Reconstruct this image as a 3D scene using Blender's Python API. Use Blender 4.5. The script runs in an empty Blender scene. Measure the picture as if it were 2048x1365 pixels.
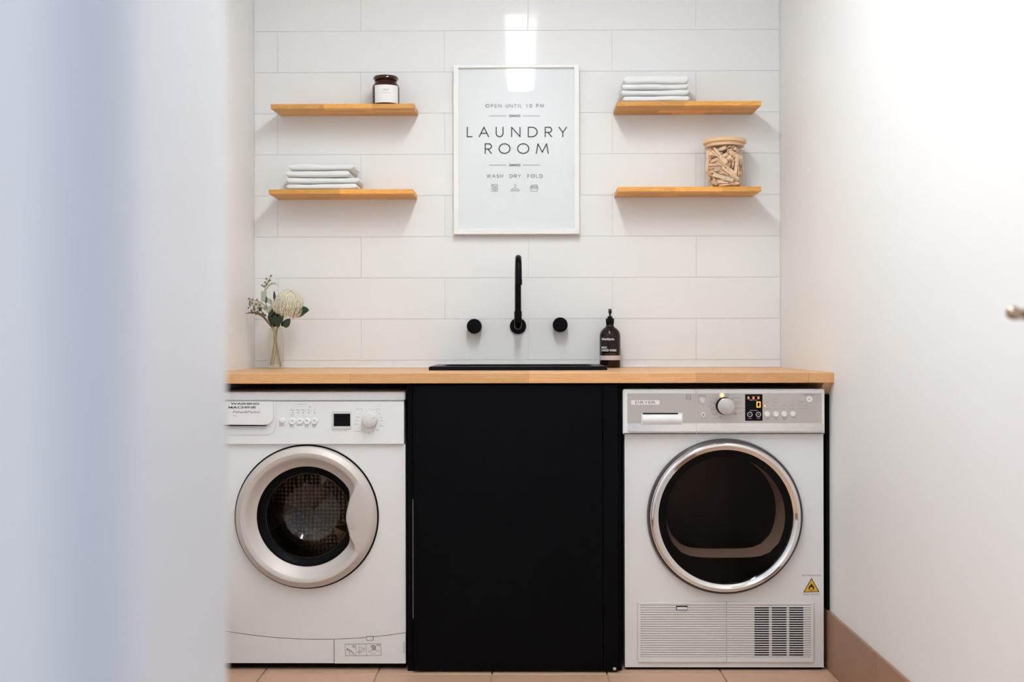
import bpy, bmesh, math, random
from mathutils import Vector, Matrix, Euler
PI = math.pi
S = bpy.context.scene
C = S.collection

# ------------------------------------------------------------------ camera, world, lights, exposure
F = 2069.0                 # focal length in pixels of the 2048 px wide picture
EYE = 0.982
YAW, ROLL = 0.009, 0.002
cam_d = bpy.data.cameras.new('camera')
cam_d.sensor_width = 36.0
cam_d.lens = 36.0 * F / 2048
cam_d.clip_start = 0.02
cam_d.dof.use_dof = True
cam_d.dof.focus_distance = 3.25
cam_d.dof.aperture_fstop = 2.0
cam = bpy.data.objects.new('camera', cam_d)
C.objects.link(cam)
cam.matrix_world = (Matrix.Translation((0, 0, EYE)) @ Matrix.Rotation(YAW, 4, 'Z')
                    @ Matrix.Rotation(PI / 2, 4, 'X') @ Matrix.Rotation(-ROLL, 4, 'Z'))
S.camera = cam

W = bpy.data.worlds.new('world')
S.world = W
W.use_nodes = True
W.node_tree.nodes['Background'].inputs[0].default_value = (0.66, 0.76, 1.0, 1)
W.node_tree.nodes['Background'].inputs[1].default_value = 0.70
BATTEN = 24.5              # emission strength of the ceiling batten's diffuser

hl = bpy.data.lights.new('hall_fill', 'AREA')  # added fill lamp in the unseen hall, brightens the doorway wall's hall face
hl.shape = 'RECTANGLE'; hl.size = 1.2; hl.size_y = 1.5
hl.color = (1.0, 0.93, 0.80); hl.energy = 17
hlo = bpy.data.objects.new('hall_fill', hl)
hlo.location = (-2.4, -0.9, 1.5)
hlo.rotation_euler = (PI / 2, 0, -PI / 2 + 0.55)
C.objects.link(hlo)

S.view_settings.view_transform = 'Standard'
S.view_settings.look = 'None'
S.view_settings.gamma = 1
S.view_settings.use_curve_mapping = False
S.view_settings.exposure = 0.42

# ------------------------------------------------------------------ helpers
def P(px, py, Y):
    """world x, z of the point of the plane y = Y seen at picture point (px, py)"""
    u_, v_ = px - 1024.0, 682.5 - py
    u, v = u_ + ROLL * v_, v_ - ROLL * u_
    c, s = math.cos(YAW), math.sin(YAW)
    k = Y / (u * s + F * c)
    return (u * c - F * s) * k, EYE + v * k

def R4(x0, y0, x1, y1, Y):
    """x0, x1, z0, z1 of a picture rectangle standing in the plane y = Y"""
    mx, my = (x0 + x1) / 2, (y0 + y1) / 2
    return P(x0, my, Y)[0], P(x1, my, Y)[0], P(mx, y1, Y)[1], P(mx, y0, Y)[1]

def PX(Y):
    return Y / F

WL = {}
def wloc(o):
    v = Vector((0, 0, 0))
    while o is not None:
        v = v + o.location
        o = o.parent
    return v

def tag(o, label=None, cat=None, group=None, kind=None):
    if label: o['label'] = label
    if cat: o['category'] = cat
    if group: o['group'] = group
    if kind: o['kind'] = kind
    return o

def thing(name, loc, label=None, cat=None, group=None, kind=None):
    o = bpy.data.objects.new(name, None)
    o.empty_display_size = 0.05
    C.objects.link(o)
    o.location = loc
    return tag(o, label, cat, group, kind)

def obj(name, bm, m, parent=None, smooth=False, base=False):
    bmesh.ops.recalc_face_normals(bm, faces=bm.faces)
    me = bpy.data.meshes.new(name)
    bm.to_mesh(me); bm.free()
    return obj_me(name, me, m, parent, smooth, base)

def obj_me(name, me, m, parent=None, smooth=False, base=False):
    me.materials.clear()
    me.materials.append(m)
    if len(me.vertices):
        lo = Vector([min(v.co[i] for v in me.vertices) for i in range(3)])
        hi = Vector([max(v.co[i] for v in me.vertices) for i in range(3)])
        c = (lo + hi) / 2
        if base: c.z = lo.z
    else:
        c = Vector((0, 0, 0))
    me.transform(Matrix.Translation(-c))
    if smooth:
        me.shade_smooth()
        if smooth != 'all':
            try: me.set_sharp_from_angle(angle=math.radians(38))
            except Exception: pass
    o = bpy.data.objects.new(name, me)
    C.objects.link(o)
    if parent is not None:
        o.parent = parent
        o.location = c - wloc(parent)
    else:
        o.location = c
    return o

def NB():
    return bmesh.new()

def box(bm, x0, x1, y0, y1, z0, z1, bev=0, seg=1):
    m = Matrix.Translation(((x0 + x1) / 2, (y0 + y1) / 2, (z0 + z1) / 2)) @ Matrix.Diagonal((abs(x1 - x0), abs(y1 - y0), abs(z1 - z0), 1))
    r = bmesh.ops.create_cube(bm, size=1, matrix=m)
    if bev:
        es = list({e for v in r['verts'] for e in v.link_edges})
        bmesh.ops.bevel(bm, geom=es, offset=bev, segments=seg, affect='EDGES', profile=0.5)
    return bm

def prism(bm, pts, y0, y1):
    """outline of (x, z) points extruded from y0 to y1"""
    a = [bm.verts.new((x, y0, z)) for x, z in pts]
    b = [bm.verts.new((x, y1, z)) for x, z in pts]
    n = len(pts)
    bm.faces.new(a); bm.faces.new(b[::-1])
    for i in range(n):
        bm.faces.new((a[i], b[i], b[(i + 1) % n], a[(i + 1) % n]))
    return bm

def rrect(x0, x1, z0, z1, r, n=5, rs=None):
    """rounded rectangle; rs = radii of (x1z1, x0z1, x0z0, x1z0)"""
    rs = rs or (r, r, r, r)
    out = []
    cs = ((x1, z1, 0, -1, -1), (x0, z1, 90, 1, -1), (x0, z0, 180, 1, 1), (x1, z0, 270, -1, 1))
    for (cx, cz, a0, sx, sz), rr in zip(cs, rs):
        if rr <= 0:
            out.append((cx, cz)); continue
        for i in range(n + 1):
            a = math.radians(a0 + 90 * i / n)
            out.append((cx + sx * rr + rr * math.cos(a), cz + sz * rr + rr * math.sin(a)))
    return out

def lathe(bm, prof, cx, cy, cz, axis='Z', seg=40, closed=False):
    """prof: (r, h); axis Z: h along z; axis Y: h measured towards the camera (-y)"""
    rings = []
    for r, h in prof:
        ring = []
        if r < 1e-6:
            co = (cx, cy, cz + h) if axis == 'Z' else (cx, cy - h, cz)
            ring = [bm.verts.new(co)]
        else:
            for i in range(seg):
                a = 2 * PI * i / seg
                if axis == 'Z': co = (cx + r * math.cos(a), cy + r * math.sin(a), cz + h)
                else: co = (cx + r * math.cos(a), cy - h, cz + r * math.sin(a))
                ring.append(bm.verts.new(co))
        rings.append(ring)
    pairs = list(zip(rings, rings[1:]))
    if closed: pairs.append((rings[-1], rings[0]))
    for A, B in pairs:
        if len(A) == 1 and len(B) == 1: continue
        for i in range(seg):
            j = (i + 1) % seg
            if len(A) == 1: bm.faces.new((A[0], B[i], B[j]))
            elif len(B) == 1: bm.faces.new((A[i], A[j], B[0]))
            else: bm.faces.new((A[i], A[j], B[j], B[i]))
    return bm

def tube(bm, pts, rad, seg=8, caps=True):
    pts = [Vector(p) for p in pts]
    n = len(pts)
    rads = rad if isinstance(rad, (list, tuple)) else [rad] * n
    t0 = (pts[1] - pts[0]).normalized()
    ref = Vector((0, 0, 1)) if abs(t0.z) < 0.9 else Vector((1, 0, 0))
    u = t0.cross(ref).normalized()
    rings = []
    for i in range(n):
        t = (pts[min(i + 1, n - 1)] - pts[max(i - 1, 0)]).normalized()
        u = (u - t * u.dot(t)).normalized()
        w = t.cross(u)
        rings.append([bm.verts.new(pts[i] + (u * math.cos(2 * PI * k / seg) + w * math.sin(2 * PI * k / seg)) * rads[i]) for k in range(seg)])
    for A, B in zip(rings, rings[1:]):
        for k in range(seg):
            j = (k + 1) % seg
            bm.faces.new((A[k], A[j], B[j], B[k]))
    if caps:
        bm.faces.new(rings[0][::-1]); bm.faces.new(rings[-1])
    return bm

def smooth_path(pts, n=6):
    pts = [Vector(p) for p in pts]
    out = []
    for i in range(len(pts) - 1):
        p0 = pts[max(i - 1, 0)]; p1 = pts[i]; p2 = pts[i + 1]; p3 = pts[min(i + 2, len(pts) - 1)]
        for k in range(n):
            t = k / n
            out.append(0.5 * ((2 * p1) + (p2 - p0) * t + (2 * p0 - 5 * p1 + 4 * p2 - p3) * t * t + (3 * p1 - p0 - 3 * p2 + p3) * t ** 3))
    out.append(pts[-1])
    return out

def holed(bm, x0, x1, z0, z1, cx, cz, r, y, n=96, top=None):
    """flat panel in plane y with a round hole"""
    inner, outer = [], []
    angs = [2 * PI * i / n for i in range(n)]
    corners = [math.atan2(z1 - cz, x1 - cx), math.atan2(z1 - cz, x0 - cx), math.atan2(z0 - cz, x0 - cx) + 2 * PI, math.atan2(z0 - cz, x1 - cx) + 2 * PI]
    for c_ in corners:
        k = min(range(n), key=lambda i: abs(angs[i] - c_))
        angs[k] = c_
    for a in angs:
        ca, sa = math.cos(a), math.sin(a)
        t = 1e9
        if ca > 1e-9: t = min(t, (x1 - cx) / ca)
        if ca < -1e-9: t = min(t, (x0 - cx) / ca)
        if sa > 1e-9: t = min(t, (z1 - cz) / sa)
        if sa < -1e-9: t = min(t, (z0 - cz) / sa)
        inner.append(bm.verts.new((cx + r * ca, y, cz + r * sa)))
        outer.append(bm.verts.new((cx + t * ca, y, cz + t * sa)))
    for i in range(n):
        j = (i + 1) % n
        bm.faces.new((inner[i], inner[j], outer[j], outer[i]))
    return bm

# ------------------------------------------------------------------ materials
def mat(name, col, rough=0.5, metal=0.0, bump=0.0, bscale=80, emit=None, estr=0, coat=0, spec=0.5, var=0.0, vscale=6, sheen=0):
    m = bpy.data.materials.new(name)
    m.use_nodes = True
    nt = m.node_tree; N = nt.nodes; L = nt.links
    b = N['Principled BSDF']
    b.inputs['Base Color'].default_value = (*col, 1)
    b.inputs['Roughness'].default_value = rough
    b.inputs['Metallic'].default_value = metal
    b.inputs['Specular IOR Level'].default_value = spec
    if coat: b.inputs['Coat Weight'].default_value = coat; b.inputs['Coat Roughness'].default_value = 0.04
    if sheen: b.inputs['Sheen Weight'].default_value = sheen
    if emit:
        b.inputs['Emission Color'].default_value = (*emit, 1)
        b.inputs['Emission Strength'].default_value = estr
    tc = None
    if bump or var:
        tc = N.new('ShaderNodeTexCoord')
    if bump:
        n = N.new('ShaderNodeTexNoise'); n.inputs['Scale'].default_value = bscale; n.inputs['Detail'].default_value = 4
        bp = N.new('ShaderNodeBump'); bp.inputs['Strength'].default_value = bump; bp.inputs['Distance'].default_value = 0.002
        L.new(tc.outputs['Object'], n.inputs['Vector']); L.new(n.outputs['Fac'], bp.inputs['Height']); L.new(bp.outputs['Normal'], b.inputs['Normal'])
    if var:
        n = N.new('ShaderNodeTexNoise'); n.inputs['Scale'].default_value = vscale; n.inputs['Detail'].default_value = 5
        r = N.new('ShaderNodeMapRange'); r.inputs['To Min'].default_value = 1 - var; r.inputs['To Max'].default_value = 1 + var
        mx = N.new('ShaderNodeMixRGB'); mx.blend_type = 'MULTIPLY'; mx.inputs[0].default_value = 1
        mx.inputs[1].default_value = (*col, 1)
        L.new(tc.outputs['Object'], n.inputs['Vector']); L.new(n.outputs['Fac'], r.inputs['Value']); L.new(r.outputs['Result'], mx.inputs[2]); L.new(mx.outputs[0], b.inputs['Base Color'])
    return m

def wood(name, light, dark, stretch=(2.0, 30, 30), rough=0.42, rnd=0.16, coat=0.0):
    m = bpy.data.materials.new(name)
    m.use_nodes = True
    nt = m.node_tree; N = nt.nodes; L = nt.links
    b = N['Principled BSDF']; b.inputs['Roughness'].default_value = rough
    if coat: b.inputs['Coat Weight'].default_value = coat; b.inputs['Coat Roughness'].default_value = 0.15
    tc = N.new('ShaderNodeTexCoord'); oi = N.new('ShaderNodeObjectInfo')
    ad = N.new('ShaderNodeVectorMath'); ad.operation = 'ADD'
    sc = N.new('ShaderNodeVectorMath'); sc.operation = 'SCALE'; sc.inputs['Scale'].default_value = 7.3
    cmb = N.new('ShaderNodeCombineXYZ')
    for i in range(3): L.new(oi.outputs['Random'], cmb.inputs[i])
    L.new(cmb.outputs[0], sc.inputs[0]); L.new(tc.outputs['Object'], ad.inputs[0]); L.new(sc.outputs[0], ad.inputs[1])
    mp = N.new('ShaderNodeMapping'); mp.inputs['Scale'].default_value = stretch
    L.new(ad.outputs[0], mp.inputs[0])
    n1 = N.new('ShaderNodeTexNoise'); n1.inputs['Scale'].default_value = 1.6; n1.inputs['Detail'].default_value = 3; n1.inputs['Distortion'].default_value = 1.2
    n2 = N.new('ShaderNodeTexNoise'); n2.inputs['Scale'].default_value = 9; n2.inputs['Detail'].default_value = 5
    L.new(mp.outputs[0], n1.inputs['Vector']); L.new(mp.outputs[0], n2.inputs['Vector'])
    w = N.new('ShaderNodeMath'); w.operation = 'MULTIPLY'; w.inputs[1].default_value = 7
    L.new(n1.outputs['Fac'], w.inputs[0])
    fr = N.new('ShaderNodeMath'); fr.operation = 'FRACT'; L.new(w.outputs[0], fr.inputs[0])
    mixf = N.new('ShaderNodeMath'); mixf.operation = 'MULTIPLY_ADD'; mixf.inputs[1].default_value = 0.45
    L.new(fr.outputs[0], mixf.inputs[0]); 
    m2 = N.new('ShaderNodeMath'); m2.operation = 'MULTIPLY'; m2.inputs[1].default_value = 0.5; L.new(n2.outputs['Fac'], m2.inputs[0]); L.new(m2.outputs[0], mixf.inputs[2])
    cr = N.new('ShaderNodeValToRGB'); cr.color_ramp.elements[0].color = (*light, 1); cr.color_ramp.elements[1].color = (*dark, 1)
    cr.color_ramp.elements[0].position = 0.1; cr.color_ramp.elements[1].position = 0.95
    L.new(mixf.outputs[0], cr.inputs[0])
    r = N.new('ShaderNodeMapRange'); r.inputs['To Min'].default_value = 1 - rnd; r.inputs['To Max'].default_value = 1 + rnd
    L.new(oi.outputs['Random'], r.inputs['Value'])
    mx = N.new('ShaderNodeMixRGB'); mx.blend_type = 'MULTIPLY'; mx.inputs[0].default_value = 1
    L.new(cr.outputs[0], mx.inputs[1]); L.new(r.outputs[0], mx.inputs[2]); L.new(mx.outputs[0], b.inputs['Base Color'])
    bp = N.new('ShaderNodeBump'); bp.inputs['Strength'].default_value = 0.15; bp.inputs['Distance'].default_value = 0.001
    L.new(n2.outputs['Fac'], bp.inputs['Height']); L.new(bp.outputs['Normal'], b.inputs['Normal'])
    return m

def glass(name, tint=(1, 1, 1), rough=0.0, ior=1.45, base=0.0):
    """thin walled glass: fresnel mix of a mirror reflection and a tinted see-through"""
    m = bpy.data.materials.new(name)
    m.use_nodes = True
    nt = m.node_tree; N = nt.nodes; L = nt.links
    N.remove(N['Principled BSDF'])
    out = N['Material Output']
    tr = N.new('ShaderNodeBsdfTransparent'); tr.inputs[0].default_value = (*tint, 1)
    gl = N.new('ShaderNodeBsdfGlossy'); gl.inputs['Roughness'].default_value = rough
    lw = N.new('ShaderNodeLayerWeight'); lw.inputs['Blend'].default_value = 0.5     # Schlick's reflectance, the same from both sides
    f0 = ((ior - 1) / (ior + 1)) ** 2 + base
    pw = N.new('ShaderNodeMath'); pw.operation = 'POWER'; pw.inputs[1].default_value = 5
    ma = N.new('ShaderNodeMath'); ma.operation = 'MULTIPLY_ADD'; ma.inputs[1].default_value = 1 - f0; ma.inputs[2].default_value = f0
    mx = N.new('ShaderNodeMixShader')
    L.new(lw.outputs['Facing'], pw.inputs[0]); L.new(pw.outputs[0], ma.inputs[0]); L.new(ma.outputs[0], mx.inputs[0])
    L.new(tr.outputs[0], mx.inputs[1]); L.new(gl.outputs[0], mx.inputs[2]); L.new(mx.outputs[0], out.inputs[0])
    return m

M = {
 'paint': mat('white_wall_paint', (0.90, 0.893, 0.885), 0.55, bump=0.03, bscale=220),
 'ceil': mat('ceiling_paint', (0.90, 0.895, 0.885), 0.7, bump=0.03, bscale=200),
 'tile': mat('white_glazed_tile', (0.87, 0.868, 0.865), 0.035, var=0.012, vscale=3, spec=0.10),
 'grout': mat('white_grout', (0.83, 0.82, 0.81), 0.9, bump=0.05, bscale=300),
 'jamb': mat('jamb_gloss_paint', (0.86, 0.855, 0.85), 0.35),
 'floortile': mat('tan_floor_tile', (0.60, 0.375, 0.25), 0.45, bump=0.08, bscale=90, var=0.10, vscale=9),
 'floorgrout': mat('pale_floor_grout', (0.62, 0.45, 0.33), 0.9, bump=0.1, bscale=300),
 'skirt': mat('brown_skirting_tile', (0.36, 0.205, 0.13), 0.45, bump=0.06, bscale=90, var=0.10, vscale=9),
 'bench': wood('laminated_beech', (0.80, 0.46, 0.215), (0.66, 0.32, 0.115), (1.6, 22, 22), 0.36, 0.10),
 'shelf': wood('oiled_oak', (0.92, 0.48, 0.10), (0.62, 0.23, 0.03), (3.0, 40, 40), 0.42, 0.20),
 'pine': wood('raw_pine', (0.85, 0.60, 0.34), (0.55, 0.27, 0.09), (40, 2.0, 40), 0.55, 0.08),
 'blackcab': mat('black_laminate', (0.003, 0.003, 0.004), 0.6, spec=0.06),
 'blackplinth': mat('black_plastic', (0.004, 0.004, 0.005), 0.6, spec=0.06),
 'recess_shade': mat('dark_recess_shade', (0.006, 0.005, 0.005), 0.8, spec=0.1),  # near-black that puts the recess shade into the boards' colour
 'matblack': mat('matt_black_metal', (0.003, 0.003, 0.004), 0.22, spec=0.10),
 'sink': mat('black_granite_sink', (0.004, 0.004, 0.005), 0.3, bump=0.05, bscale=600, spec=0.15),
 'enamel': mat('white_enamel', (0.87, 0.868, 0.862), 0.28, coat=0.25),
 'plastic': mat('white_plastic', (0.87, 0.868, 0.865), 0.35),
 'plastic2': mat('grey_white_plastic', (0.72, 0.70, 0.68), 0.35),
 'silver': mat('silver_door_plastic', (0.66, 0.60, 0.56), 0.5, metal=0.3),
 'panelgrey': mat('grey_metal_fascia', (0.60, 0.555, 0.525), 0.36, metal=0.5),
 'panelstrip': mat('satin_metal_strip', (0.78, 0.74, 0.71), 0.16, metal=0.8),
 'chrome': mat('chrome', (0.86, 0.84, 0.83), 0.06, metal=1.0),
 'steel': mat('drum_steel', (0.30, 0.235, 0.185), 0.25, metal=1.0, bump=0.6, bscale=70),
 'rubber': mat('black_rubber', (0.004, 0.004, 0.005), 0.4, spec=0.06),
 'darkring': mat('dark_grey_plastic', (0.05, 0.038, 0.042), 0.3),
 'darkglass': glass('dark_door_glass', (0.58, 0.54, 0.52), 0.0, 1.18),
 'smokeglass': glass('smoked_glass', (0.66, 0.62, 0.58), 0.0, 1.6),
 'screen': mat('black_screen', (0.003, 0.003, 0.005), 0.12, spec=0.12),
 'glassblack': mat('black_glass_rim', (0.003, 0.003, 0.004), 0.08, spec=0.2),
 'ink': mat('black_print', (0.004, 0.008, 0.009), 0.7),
 'greyink': mat('grey_print', (0.20, 0.23, 0.235), 0.6),
 'midink': mat('mid_grey_print', (0.20, 0.19, 0.19), 0.6),
 'darkredink': mat('dark_sticker_print', (0.05, 0.012, 0.02), 0.5),
 'paper': mat('poster_paper', (0.84, 0.85, 0.86), 0.5),
 'frame': mat('white_frame_wood', (0.90, 0.885, 0.865), 0.4, bump=0.03),
 'clearglass': glass('clear_glass', (0.99, 0.995, 0.992), 0.0, 1.4),
 'vaseglass': glass('vase_glass', (0.972, 0.975, 0.955), 0.0, 1.5),
 'posterglass': glass('picture_glass', (0.985, 0.99, 0.99), 0.0, 1.22),
 'amber': glass('amber_glass', (0.30, 0.045, 0.015), 0.02, 1.5, 0.01),
 'amberdark': mat('dark_amber_lid', (0.035, 0.006, 0.004), 0.08, coat=0.5),
 'wax': mat('candle_wax', (0.55, 0.22, 0.12), 0.6),
 'label': mat('white_paper_label', (0.88, 0.865, 0.86), 0.55),
 'towel': mat('white_terry', (0.90, 0.90, 0.895), 0.95, bump=0.9, bscale=420, sheen=0.3),
 'bottle': mat('dark_brown_bottle', (0.012, 0.005, 0.005), 0.12, spec=0.3),
 'pump': mat('black_pump', (0.004, 0.004, 0.006), 0.3, spec=0.12),
 'whiteprint': mat('white_print', (0.80, 0.76, 0.74), 0.5),
 'pinkband': mat('pale_band', (0.66, 0.55, 0.53), 0.5),
 'peg': wood('peg_wood', (0.98, 0.76, 0.54), (0.90, 0.56, 0.33), (20, 20, 20), 0.55, 0.14),
 'wire': mat('peg_wire', (0.45, 0.40, 0.36), 0.35, metal=1.0),
 'lid': wood('bamboo_lid', (0.92, 0.66, 0.42), (0.78, 0.46, 0.23), (3, 60, 60), 0.45, 0.02),
 'silicone': glass('silicone_seal', (0.85, 0.75, 0.66), 0.25, 1.4, 0.08),
 'protea': mat('cream_petals', (0.93, 0.89, 0.76), 0.7),
 'proteacore': mat('cream_core', (0.86, 0.76, 0.54), 0.8),
 'leafdark': mat('dark_green_leaf', (0.022, 0.045, 0.018), 0.4, var=0.3, vscale=60),
 'leafgreen': mat('fresh_green_leaf', (0.03, 0.16, 0.04), 0.4, var=0.3, vscale=60),
 'leafsage': mat('sage_green_leaf', (0.40, 0.44, 0.33), 0.6, var=0.15, vscale=60),
 'leafolive': mat('olive_brown_leaf', (0.20, 0.125, 0.055), 0.5, var=0.2, vscale=60),
 'berry': mat('grey_green_berry', (0.16, 0.17, 0.12), 0.55),
 'stem': mat('flower_stem', (0.42, 0.32, 0.13), 0.6),
 'water': glass('vase_water', (0.95, 0.96, 0.90), 0.0, 1.33),
 'yellow': mat('warning_yellow', (0.85, 0.50, 0.02), 0.5),
 'orangeled': mat('orange_lit_digit', (0.9, 0.25, 0.02), 0.5, emit=(1.0, 0.22, 0.02), estr=3.0),
 'redled': mat('red_indicator', (0.8, 0.1, 0.02), 0.5, emit=(1.0, 0.17, 0.06), estr=1.4),
 'amberled': mat('amber_indicator', (0.9, 0.45, 0.2), 0.5, emit=(1.0, 0.40, 0.14), estr=1.2),
 'batten': mat('opal_diffuser', (0.9, 0.9, 0.88), 0.4, emit=(0.92, 0.98, 1.0), estr=BATTEN),
 'handle': mat('brushed_steel_handle', (0.42, 0.31, 0.24), 0.18, metal=1.0),
}

def text_bm(bm, s, x0, x1, z0, z1, y, weight=0.0, fitw=True):
    """Blender's built-in letters, stretched into the rectangle x0..x1, z0..z1 in plane y"""
    cu = bpy.data.curves.new('lettering_curve', 'FONT')
    cu.body = s; cu.resolution_u = 2; cu.offset = weight
    to = bpy.data.objects.new('lettering_curve', cu)
    me = bpy.data.meshes.new_from_object(to)
    vs = me.vertices
    if not len(vs):
        return bm
    ax = min(v.co.x for v in vs); bx = max(v.co.x for v in vs)
    az = min(v.co.y for v in vs); bz = max(v.co.y for v in vs)
    kx = (x1 - x0) / max(bx - ax, 1e-6); kz = (z1 - z0) / max(bz - az, 1e-6)
    new = [bm.verts.new((x0 + (v.co.x - ax) * kx, y, z0 + (v.co.y - az) * kz)) for v in vs]
    for p in me.polygons:
        try: bm.faces.new([new[i] for i in p.vertices])
        except ValueError: pass
    bpy.data.objects.remove(to); bpy.data.curves.remove(cu); bpy.data.meshes.remove(me)
    return bm

def textpx(bm, s, x0, y0, x1, y1, Y, weight=0.0):
    a = R4(x0, y0, x1, y1, Y)
    return text_bm(bm, s, a[0], a[1], a[2], a[3], Y, weight)

def ribbon(bm, pts, w, y):
    """flat pen stroke along (x, z) points"""
    for (ax, az), (bx, bz) in zip(pts, pts[1:]):
        d = Vector((bx - ax, bz - az))
        if d.length < 1e-7: continue
        d.normalize(); n = Vector((-d.y, d.x)) * w / 2; e = d * w * 0.42
        a = Vector((ax, az)) - e; b = Vector((bx, bz)) + e
        q = [a + n, b + n, b - n, a - n]
        bm.faces.new([bm.verts.new((p.x, y, p.y)) for p in q])

def disc(bm, cx, cz, r, y, seg=20, r_in=0):
    o = [bm.verts.new((cx + r * math.cos(2 * PI * i / seg), y, cz + r * math.sin(2 * PI * i / seg))) for i in range(seg)]
    if r_in:
        q = [bm.verts.new((cx + r_in * math.cos(2 * PI * i / seg), y, cz + r_in * math.sin(2 * PI * i / seg))) for i in range(seg)]
        for i in range(seg):
            j = (i + 1) % seg
            bm.faces.new((o[i], o[j], q[j], q[i]))
    else:
        bm.faces.new(o)

def arc(cx, cz, rx, rz, a0, a1, n=14):
    return [(cx + rx * math.cos(math.radians(a0 + (a1 - a0) * i / n)), cz + rz * math.sin(math.radians(a0 + (a1 - a0) * i / n))) for i in range(n + 1)]

# thin geometric capitals, each in a 0..1 square
GL = {
 'L': [[(0, 1), (0, 0), (1, 0)]],
 'A': [[(0, 0), (.5, 1), (1, 0)], [(.19, .36), (.81, .36)]],
 'U': [[(0, 1), (0, .38)] + arc(.5, .38, .5, .38, 180, 360) + [(1, 1)]],
 'N': [[(0, 0), (0, 1), (1, 0), (1, 1)]],
 'D': [[(0, 0), (0, 1), (.4, 1)] + arc(.4, .5, .6, .5, 90, -90) + [(0, 0)]],
 'R': [[(0, 0), (0, 1), (.6, 1)] + arc(.6, .73, .4, .27, 90, -90, 8) + [(0, .46)], [(.42, .46), (1, 0)]],
 'Y': [[(0, 1), (.5, .45), (1, 1)], [(.5, .45), (.5, 0)]],
 'O': [arc(.5, .5, .5, .5, 0, 360, 28)],
 '0': [arc(.5, .5, .5, .5, 0, 360, 20)],
 'M': [[(0, 0), (.14, 1), (.5, .12), (.86, 1), (1, 0)]],
 'P': [[(0, 0), (0, 1), (.6, 1)] + arc(.6, .73, .4, .27, 90, -90, 8) + [(0, .46)]],
 'E': [[(1, 1), (0, 1), (0, 0), (1, 0)], [(0, .52), (.9, .52)]],
 'F': [[(1, 1), (0, 1), (0, 0)], [(0, .52), (.9, .52)]],
 'T': [[(0, 1), (1, 1)], [(.5, 1), (.5, 0)]],
 'I': [[(.5, 0), (.5, 1)]],
 '1': [[(.2, .85), (.55, 1), (.55, 0)]],
 'W': [[(0, 1), (.25, 0), (.5, 1), (.75, 0), (1, 1)]],
 'S': [arc(.5, .74, .42, .26, 40, 270, 10) + arc(.5, .24, .46, .24, 90, -150, 10)],
 'H': [[(0, 0), (0, 1)], [(1, 0), (1, 1)], [(0, .52), (1, .52)]],
}
GW = {'L': .55, 'A': .95, 'U': .75, 'N': .85, 'D': .92, 'R': .68, 'Y': .8, 'O': 1.08, '0': .62, 'M': 1.15, 'P': .6, 'E': .55, 'F': .52, 'T': .7, 'I': .12, '1': .35, 'W': 1.2, 'S': .6, 'H': .75}
def glyph(bm, ch, x0, x1, z0, z1, w, y):
    for st in GL[ch]:
        ribbon(bm, [(x0 + px * (x1 - x0), z0 + pz * (z1 - z0)) for px, pz in st], w, y)
def thin_text(bm, s, x0, x1, z0, z1, w, y, space=0.55, word=0.9):
    tot = sum(GW[c] if c != ' ' else word for c in s) + space * (len(s) - 1)
    k = (x1 - x0) / tot
    x = x0
    for c in s:
        if c == ' ': x += (word + space) * k; continue
        glyph(bm, c, x, x + GW[c] * k, z0, z1, w, y)
        x += (GW[c] + space) * k

# ------------------------------------------------------------------ the setting
D = 3.68                                    # face of the tiled back wall
XL, XR = P(509, 735, D)[0], P(1561, 735, D)[0]
CEIL = 2.48
YP0, YP1 = 0.865, 1.20                       # doorway partition: hall face and room face
BT = EYE - (746.5 - 682.5) / F * 3.05       # worktop height

def structure(name, bm, m, smooth=False):
    return tag(obj(name, bm, m, None, smooth), kind='structure')

fl = structure('floor', box(NB(), XL - .05, XR + .05, YP0, D + .1, -.06, -.006), M['floorgrout'])
TS = 0.339
gx0 = P(984, 1350, 3.04)[0]
me_t = box(NB(), -TS / 2 + .002, TS / 2 - .002, -TS / 2 + .002, TS / 2 - .002, -.006, 0, .0015)
def dup_mesh(name, me, m, loc, parent):
    o = bpy.data.objects.new(name, me); C.objects.link(o); o.parent = parent
    o.location = Vector(loc) - wloc(parent); return o
mt = bpy.data.meshes.new('floor_tile'); bmesh.ops.recalc_face_normals(me_t, faces=me_t.faces); me_t.to_mesh(mt); me_t.free(); mt.materials.append(M['floortile'])
yj = 3.045
i0 = math.floor((XL - gx0) / TS); i1 = math.ceil((XR - gx0) / TS)
for i in range(i0, i1):
    a, b = gx0 + i * TS, gx0 + (i + 1) * TS
    for j in range(-6, 2):
        c, d = yj + j * TS, yj + (j + 1) * TS
        if d < YP0 + .1: continue
        if a >= XL and b <= XR and d <= D and c >= YP0:
            dup_mesh('tile', mt, None, ((a + b) / 2, (c + d) / 2, 0), fl)
        else:
            aa, bb, cc, dd = max(a, XL), min(b, XR), max(c, YP0), min(d, D)
            if bb - aa > .01 and dd - cc > .01:
                obj('tile', box(NB(), aa + .002, bb - .002, cc + .002, dd - .002, -.006, 0, .0015), M['floortile'], fl)
structure('hall_floor', box(NB(), -2.6, 2.2, -2.4, YP0, -.06, 0), mat('hall_carpet', (0.35, 0.31, 0.28), 0.95, bump=.5, bscale=500)).name = 'floor_hall'
structure('ceiling', box(NB(), XL - .1, XR + .1, YP0, D + .1, CEIL, CEIL + .08), M['ceil'])
structure('wall_left', box(NB(), XL - .1, XL, YP1, D + .1, -.06, CEIL), M['paint'])
structure('wall_right', box(NB(), XR, XR + .1, YP1, D + .1, -.06, CEIL), M['paint'])

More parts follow.
